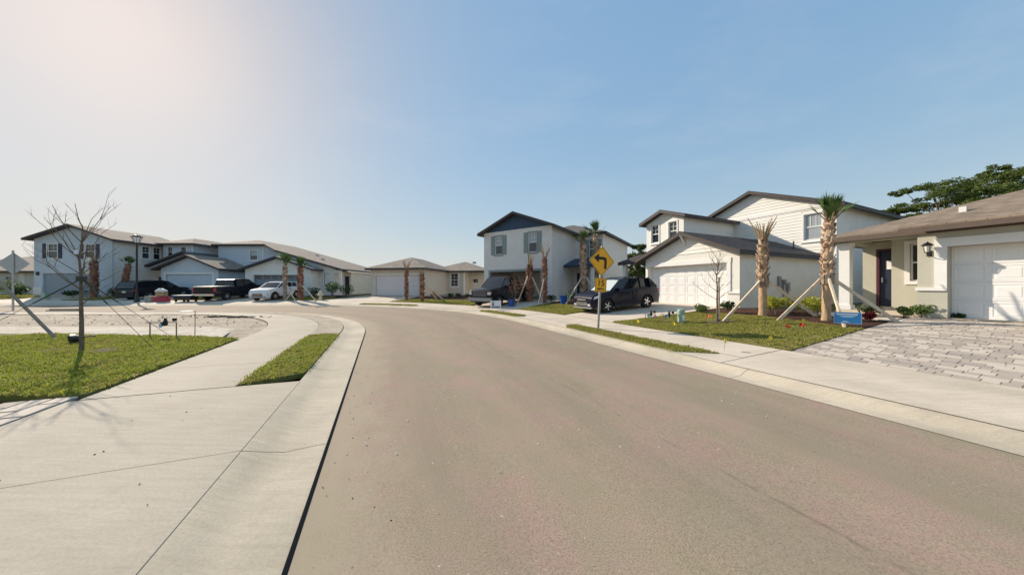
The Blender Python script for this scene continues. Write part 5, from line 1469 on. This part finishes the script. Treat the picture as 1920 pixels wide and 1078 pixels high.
def turn_sign():
    x, y = 3.02, 10.38
    o = empty('road_sign', (x, y, gz(x, y)), R(19), 'yellow diamond left turn sign with 15 MPH plate on grey post', 'road sign')
    p = MB(); p.box(-.035, .035, -.012, .012, -.2, 2.90); p.box(-.035, -.02, -.03, -.012, -.2, 2.9); p.box(.02, .035, -.03, -.012, -.2, 2.9); p.build('post', 'galv', o)
    # post is a U channel; plates bolt to its street face
    o.rotation_euler = (0, R(3.2), R(19)); zc = 2.37; H_ = .535
    def plate(name, pts, y0, y1, m): b = MB().prism(pts, y0, y1); return b.build(name, m, o)
    sh = lambda pts, s: [(a * s, zc + b * s) for a, b in pts]
    D = rounded_diamond(.53, .05)
    d = plate('sign_panel', sh(D, 1), -.045, -.0405, 'sign_yellow')
    # black border line as a thin ring
    out = sh(rounded_diamond(.505, .045), 1); inn = sh(rounded_diamond(.485, .038), 1); n = len(out)
    V = [(a, -.0462, b) for a, b in out] + [(a, -.0462, b) for a, b in inn]
    MB().add(V, [(i, (i + 1) % n, n + (i + 1) % n, n + i) for i in range(n)]).build('border', 'sign_black', d)
    A = [(.10, -.27), (.20, -.27), (.20, .06), (.17, .12), (.10, .15), (-.12, .15), (-.12, .26), (-.34, .10), (-.12, -.06), (-.12, .05), (.06, .05), (.10, .02)]
    MB().prism([(a, zc + b) for a, b in A], -.0475, -.0455).build('arrow', 'sign_black', d)
    z2 = 1.53; q = .235
    R2 = []
    for cx, cz, a0 in ((q - .03, q - .03 + .01, 0), (-q + .03, q - .03 + .01, 90), (-q + .03, -q + .03 - .01, 180), (q - .03, -q + .03 - .01, 270)):
        for i in range(4): a = R(a0 + 30 * i); R2.append((cx + .03 * math.cos(a), z2 + cz + .03 * math.sin(a)))
    s = MB().prism(R2, -.045, -.0405).build('speed_plate', 'sign_yellow', o)
    b = MB(); t = .012; u = q - .018
    b.box(-u, u, -.0465, -.0455, z2 + u - t + .01, z2 + u + .01); b.box(-u, u, -.0465, -.0455, z2 - u - .01, z2 - u + t - .01); b.box(-u, -u + t, -.0465, -.0455, z2 - u, z2 + u); b.box(u - t, u, -.0465, -.0455, z2 - u, z2 + u); b.build('border', 'sign_black', s)
    text_mesh('15', .30, 'numerals', 'sign_black', s, (0, -.0475, z2 + .055), sx=1.0)
    text_mesh('MPH', .12, 'lettering', 'sign_black', s, (0, -.0475, z2 - .145), sx=1.15)
    bl = MB()
    for zz in (zc + .22, zc - .3, z2 + .12, z2 - .12): bl.lathe([(.014, 0), (.012, .012)], 8, Matrix.Translation((0, -.046, zz)) @ Matrix.Rotation(R(90), 4, 'X'))
    bl.build('bolt', 'galv', o)
turn_sign()

def back_sign():
    x, y = -30.4, 18.0
    o = empty('road_sign', (x, y, gz(x, y)), R(20), 'grey back of a diamond road sign on a thin post at the far bend', 'road sign')
    MB().box(-.04, .04, -.02, .02, -.2, 3.75).build('post', 'galv', o)
    MB().prism([(a, 2.95 + b) for a, b in rounded_diamond(.68, .06)], .021, .03).build('sign_panel', 'galv', o)
back_sign()

def street_lamp():
    x, y = -32.95, 25.95
    o = empty('street_lamp', (x, y, gz(x, y)), 0, 'black street lamp post with lantern head beside the long dark SUV', 'street lamp')
    MB().lathe([(.19, 0), (.2, .1), (.13, .35), (.1, .8), (.075, 1.0), (.062, 5.35), (.08, 5.4), (.05, 5.5)], 12).build('post', 'black_metal', o, smooth=40)
    hd_ = MB(); hd_.lathe([(.05, 5.5), (.16, 5.56), (.17, 5.6)], 8); hd_.lathe([(.40, 6.12), (.42, 6.15), (.20, 6.3), (.05, 6.36), (.02, 6.46)], 8)
    for k in range(8): a = k * math.pi / 4; hd_.tube([(.165 * math.cos(a), .165 * math.sin(a), 5.6), (.36 * math.cos(a), .36 * math.sin(a), 6.13)], .012, 4)
    hd_.build('lamp_head', 'black_metal', o)
    MB().lathe([(.15, 5.605), (.335, 6.12)], 8).build('lamp_glass', 'lamp_glass', o)
    o.scale = (.93, .93, .93)
street_lamp()

def yard_sign_blue():
    x, y = 9.22, 8.12
    o = empty('yard_sign', (x, y, gz(x, y)), R(-40), 'blue yard sign on stake in front of the green-topped palm', 'sign')
    o.scale = (.85, .9, .9)
    MB().box(-.30, .30, -.006, .006, .22, .56).build('sign_board', 'sign_blue', o)
    f = MB(); f.box(-.302, .302, -.009, -.0065, .552, .564); f.box(-.302, .302, -.009, -.0065, .216, .228); f.box(-.302, -.292, -.009, -.0065, .228, .552); f.box(.292, .302, -.009, -.0065, .228, .552); f.build('border', 'sign_paleblue', o)
    w = MB(); w.box(-.25, .22, -.0085, -.0065, .485, .515); w.build('print_band', 'paper_white', o)
    MB().add([(-.20, -.0075, .46), (.20, -.0075, .46), (.10, -.0075, .41), (-.08, -.0075, .40)], [(0, 1, 2, 3)]).add([(-.16, -.0075, .25), (.05, -.0075, .25), (-.02, -.0075, .30), (-.09, -.0075, .30)], [(0, 1, 2, 3)]).build('print_shape', 'sign_paleblue', o)
    MB().tube([(-.2, .012, -.1), (-.2, .012, .5)], .006, 5).tube([(.2, .012, -.1), (.2, .012, .5)], .006, 5).build('stake', 'wire', o)
yard_sign_blue()
def yard_sign_white():
    x, y = -1.0, 18.15
    o = empty('yard_sign', (x, y, gz(x, y)), R(5), 'white yard sign with dark figure print before the dark pickup', 'sign')
    MB().box(-.33, .33, -.006, .006, .10, .58).build('sign_board', 'paper_white', o)
    p = MB(); p.lathe([(.06, 0), (.062, .003)], 12, Matrix.Translation((-.16, -.0066, .47)) @ Matrix.Rotation(R(90), 4, 'X')); p.prism([(-.24, .28), (-.08, .28), (-.10, .40), (-.16, .43), (-.22, .40)], -.0095, -.0066); p.build('print_figure', 'sign_grey', o)
    MB().box(-.26, .26, -.0085, -.0066, .13, .25).build('print_band', 'sign_grey', o)
    MB().tube([(-.2, .01, -.15), (-.2, .01, .4)], .008, 5).tube([(.2, .01, -.15), (.2, .01, .4)], .008, 5).build('stake', 'wire', o)
yard_sign_white()

def pedestal():
    x, y = 6.12, 10.70
    o = empty('utility_pedestal', (x, y, gz(x, y)), R(10), 'pale green utility pedestal on the lawn by the thin sapling', 'utility box')
    MB().lathe([(.115, -.08), (.115, .40), (.125, .405), (.125, .46), (.11, .50), (.06, .515)], 16).build('shell', 'pedestal_green', o, smooth=35)
    MB().box(-.05, .05, -.125, -.112, .1, .3).build('label_plate', 'paper_white', o)
pedestal()
o = empty('utility_pedestal', (-44.2, 28.0, gz(-44.2, 28.0)), 0, 'small teal utility box before the slate house garage', 'utility box')
MB().box(-.2, .2, -.18, .18, -.05, .6).box(-.22, .22, -.2, .2, .601, .65).build('shell', 'pedestal_green', o)

def backflow(x, y, rz, wd, hh, label, valve=True):
    o = empty('water_valve', (x, y, gz(x, y)), rz, label, 'pipe')
    MB().tube([(0, 0, -.1), (0, 0, hh), (wd, 0, hh), (wd, 0, -.1)], .016, 7).tube([(-.1, 0, hh), (0, 0, hh)], .014, 6).build('pipe', 'wood_weathered', o)
    v = MB(); c = (wd * .58, 0, hh)
    v.lathe([(.035, -.09), (.05, -.05), (.05, .03), (.03, .06), (.03, .12)], 10, Matrix.Translation(c)); v.lathe([(.03, -.06), (.045, -.02), (.045, .04)], 8, Matrix.Translation((c[0] - .08, 0, hh - .05)) @ Matrix.Rotation(.7, 4, 'Y'))
    v.build('valve_body', 'black_plastic', o)
    MB().lathe([(.032, 0), (.045, .02), (.045, .07), (.03, .09)], 8, Matrix.Translation((wd * .93, 0, hh + .03))).build('valve_cap', 'black_metal', o)
    MB().box(c[0] - .1, c[0] - .03, -.06, -.055, hh - .13, hh - .03).build('tag', 'sign_paleblue', o)
backflow(-9.74, 7.95, R(4), .66, .44, 'pipe frame with black valve at the back of the left lawn')
backflow(5.1, 11.3, R(-20), .34, .34, 'pipe frame with black valve beside pink flag, lawn corner')
backflow(5.55, 10.85, R(-20), .34, .34, 'pipe frame with black valve beside green pedestal')
o = empty('marker_stake', (-8.91, 8.30, gz(-8.91, 8.3)), 0, 'thin upright iron stake at the back corner of the left lawn', 'stake')
MB().tube([(0, 0, -.2), (.01, 0, .74)], .009, 6).build('rod', 'wood_weathered', o)
o = empty('sprinkler_cap', (-10.6, 7.1, gz(-10.6, 7.1)), R(20), 'black plastic bubbler cap tilted on the lawn beside the bare tree', 'sprinkler')
MB().lathe([(.03, 0), (.04, .04), (.13, .16), (.12, .22), (.04, .24)], 10, Matrix.Rotation(.5, 4, 'Y')).build('cap', 'black_plastic', o); MB().bar((.06, 0, .17), (.42, 0, .19), .03).build('arm', 'black_plastic', o)

def flag(x, y, m, colour, where, seed):
    rg = random.Random(seed); o = empty('marker_flag', (x, y, gz(x, y)), rg.uniform(-1.2, 1.2), f'small {colour} marker flag {where}', 'flag', 'survey flags on the right lawn')
    o.scale = (.78, .78, .78); t = (rg.uniform(-.08, .08), rg.uniform(-.05, .05), .36)
    MB().tube([(0, 0, -.05), t], .004, 5).build('wire', 'wire', o)
    V = []; n = 5
    for i in range(n + 1):
        u = i / n; V += [(t[0] + u * .13, t[1] + .018 * math.sin(u * 5), t[2] - .02 * u), (t[0] * .7 + u * .12, t[1] + .018 * math.sin(u * 5 + .6), t[2] - .11 - .03 * u)]
    V2 = [(a, b + .003, c) for a, b, c in V]; k = len(V)
    F = [(2 * i, 2 * i + 1, 2 * i + 3, 2 * i + 2) for i in range(n)] + [(k + 2 * i, k + 2 * i + 2, k + 2 * i + 3, k + 2 * i + 1) for i in range(n)]
    MB().add(V + V2, F).build('cloth', m, o, fix=False)
flag(6.9, 10.55, 'flag_orange', 'orange', 'beside the thin sapling', 1); flag(6.95, 10.35, 'flag_orange', 'orange', 'in front of the thin sapling', 2)
flag(4.35, 10.35, 'flag_yellow', 'yellow', 'at the pavement edge below the pipe frames', 3); flag(5.2, 9.5, 'flag_yellow', 'yellow', 'standing on the lawn below the green pedestal', 4)
flag(6.05, 6.95, 'flag_yellow', 'yellow', 'at the lawn tip beside the paver driveway', 5); flag(4.85, 6.75, 'flag_yellow', 'yellow', 'at the end of the kerbside grass strip', 6)
flag(7.55, 8.1, 'flag_orange', 'orange', 'on the lawn before the green-topped palm', 7); flag(7.95, 8.25, 'flag_red', 'red', 'on the lawn before the green-topped palm', 8)
flag(5.35, 11.15, 'flag_pink', 'pink', 'between the two pipe frames', 9); flag(8.6, 8.75, 'flag_yellow', 'pale yellow', 'at the foot of the green-topped palm', 10)

o = empty('fire_hydrant', (-17.9, 27.6, gz(-17.9, 27.6)), 0, 'pale fire hydrant by the big clipped hedge bush', 'hydrant')
MB().lathe([(.2, -.05), (.2, .05), (.13, .07), (.13, .55), (.18, .57), (.18, .62), (.15, .64), (.13, .78), (.05, .88), (.05, .95)], 14).build('barrel', 'hydrant_pale', o, smooth=35)
n_ = MB(); [n_.lathe([(.08, .12), (.08, .24), (.06, .26)], 10, Matrix.Translation((0, 0, .48)) @ Matrix.Rotation(a, 4, 'Z') @ Matrix.Rotation(R(90), 4, 'Y')) for a in (0, R(90), R(180), R(270))]; n_.build('nozzle', 'hydrant_pale', o)

def bucket(x, y, r, hh, label):
    o = empty('bucket', (x, y, gz(x, y)), 0, label, 'bucket')
    MB().lathe([(r * .8, 0), (r, hh), (r * 1.06, hh), (r * 1.06, hh - .03), (r * .96, hh - .01), (r * .76, .02)], 16).build('pail', 'bucket_blue', o, smooth=35)
    MB().tube([(-r, 0, hh - .05), (-r * .8, 0, hh + .1), (0, 0, hh + .16), (r * .8, 0, hh + .1), (r, 0, hh - .05)], .008, 5).build('handle', 'wire', o)
bucket(-.05, 20.0, .24, .5, 'blue bucket beside the dead-leaved sapling'); bucket(3.5, 20.1, .26, .55, 'blue pot on the lawn before the light green shrub')

# moving-day pile at the kerb
def cbox(x, y, z, w, d, hh, rz, m, label, name='box'):
    o = empty(name, (x, y, z), rz, label, 'box'); MB().box(-w / 2, w / 2, -d / 2, d / 2, 0, hh).build('carton', m, o)
    f = MB(); f.box(-w / 2 - .01, w / 2 + .01, -d / 2 - .005, -.005, hh + .002, hh + .012); f.box(-w / 2 - .01, w / 2 + .01, .005, d / 2 + .005, hh + .003, hh + .014); f.build('flap', m, o); return o
b0 = gz(-32.2, 26.3)
cbox(-32.1, 26.25, b0, .55, .5, .48, .1, 'cardboard_grey', 'grey cardboard box at the left of the kerb pile'); cbox(-31.3, 26.3, b0, .6, .5, .46, -.1, 'red_plastic', 'red plastic tote at the foot of the kerb pile', 'tote'); cbox(-30.75, 26.2, b0, .42, .45, .4, .2, 'red_plastic', 'smaller red tote at the right of the kerb pile', 'tote')
cbox(-31.25, 26.35, b0 + .476, .6, .45, .38, .2, 'cardboard', 'brown carton on top of the red tote')
o = empty('tarp_bundle', (-31.3, 26.35, b0 + .87), 0, 'crumpled white bundle on top of the kerb pile', 'bundle')
mb = MB(); rg = random.Random(8); N = 12
V = [(0, 0, .3)] + [(math.cos(k * 6.283 / N) * rr * rg.uniform(.8, 1.15), math.sin(k * 6.283 / N) * rr * .7 * rg.uniform(.8, 1.15), zz + rg.uniform(-.03, .03)) for rr, zz in ((.22, .27), (.4, .14), (.48, .02)) for k in range(N)]
F = [(0, 1 + k, 1 + (k + 1) % N) for k in range(N)] + [(1 + j * N + k, 1 + (j + 1) * N + k, 1 + (j + 1) * N + (k + 1) % N, 1 + j * N + (k + 1) % N) for j in range(2) for k in range(N)]
mb.add(V, F).build('cloth', 'tarp_white', o)
o = empty('utility_cart', (-28.9, 26.2, gz(-28.9, 26.2)), R(3), 'low black cart with pale top beside the parked pickup', 'cart')
MB().box(-.78, .78, -.4, .4, .55, .60).build('top', 'paper_white', o); MB().box(-.7, .7, -.36, .36, .2, .549).build('bin', 'black_plastic', o)
for sx_ in (-.5, .5):
    for sy_ in (-.34, .34): MB().lathe([(.1, -.03), (.1, .03)], 12, Matrix.Translation((sx_, sy_, .1)) @ Matrix.Rotation(R(90), 4, 'X')).build('wheel', 'tyre', o)
# drain cover and loose board on the far roadway
o = empty('board', (-28.6, 18.9, gz(-28.6, 18.9) + .02), R(4), 'loose dark board lying at the far road edge', 'board'); MB().box(-.9, .9, -.16, .16, 0, .07).box(-.85, .8, -.05, .12, .071, .14).build('plank', 'wood_weathered', o)
o = empty('drain_cover', (-20.6, 18.75, .012), 0, 'dark iron drain cover in the far roadway', 'drain cover'); MB().lathe([(.34, 0), (.34, .02), (.30, .026)], 20).build('lid', 'sign_black', o)
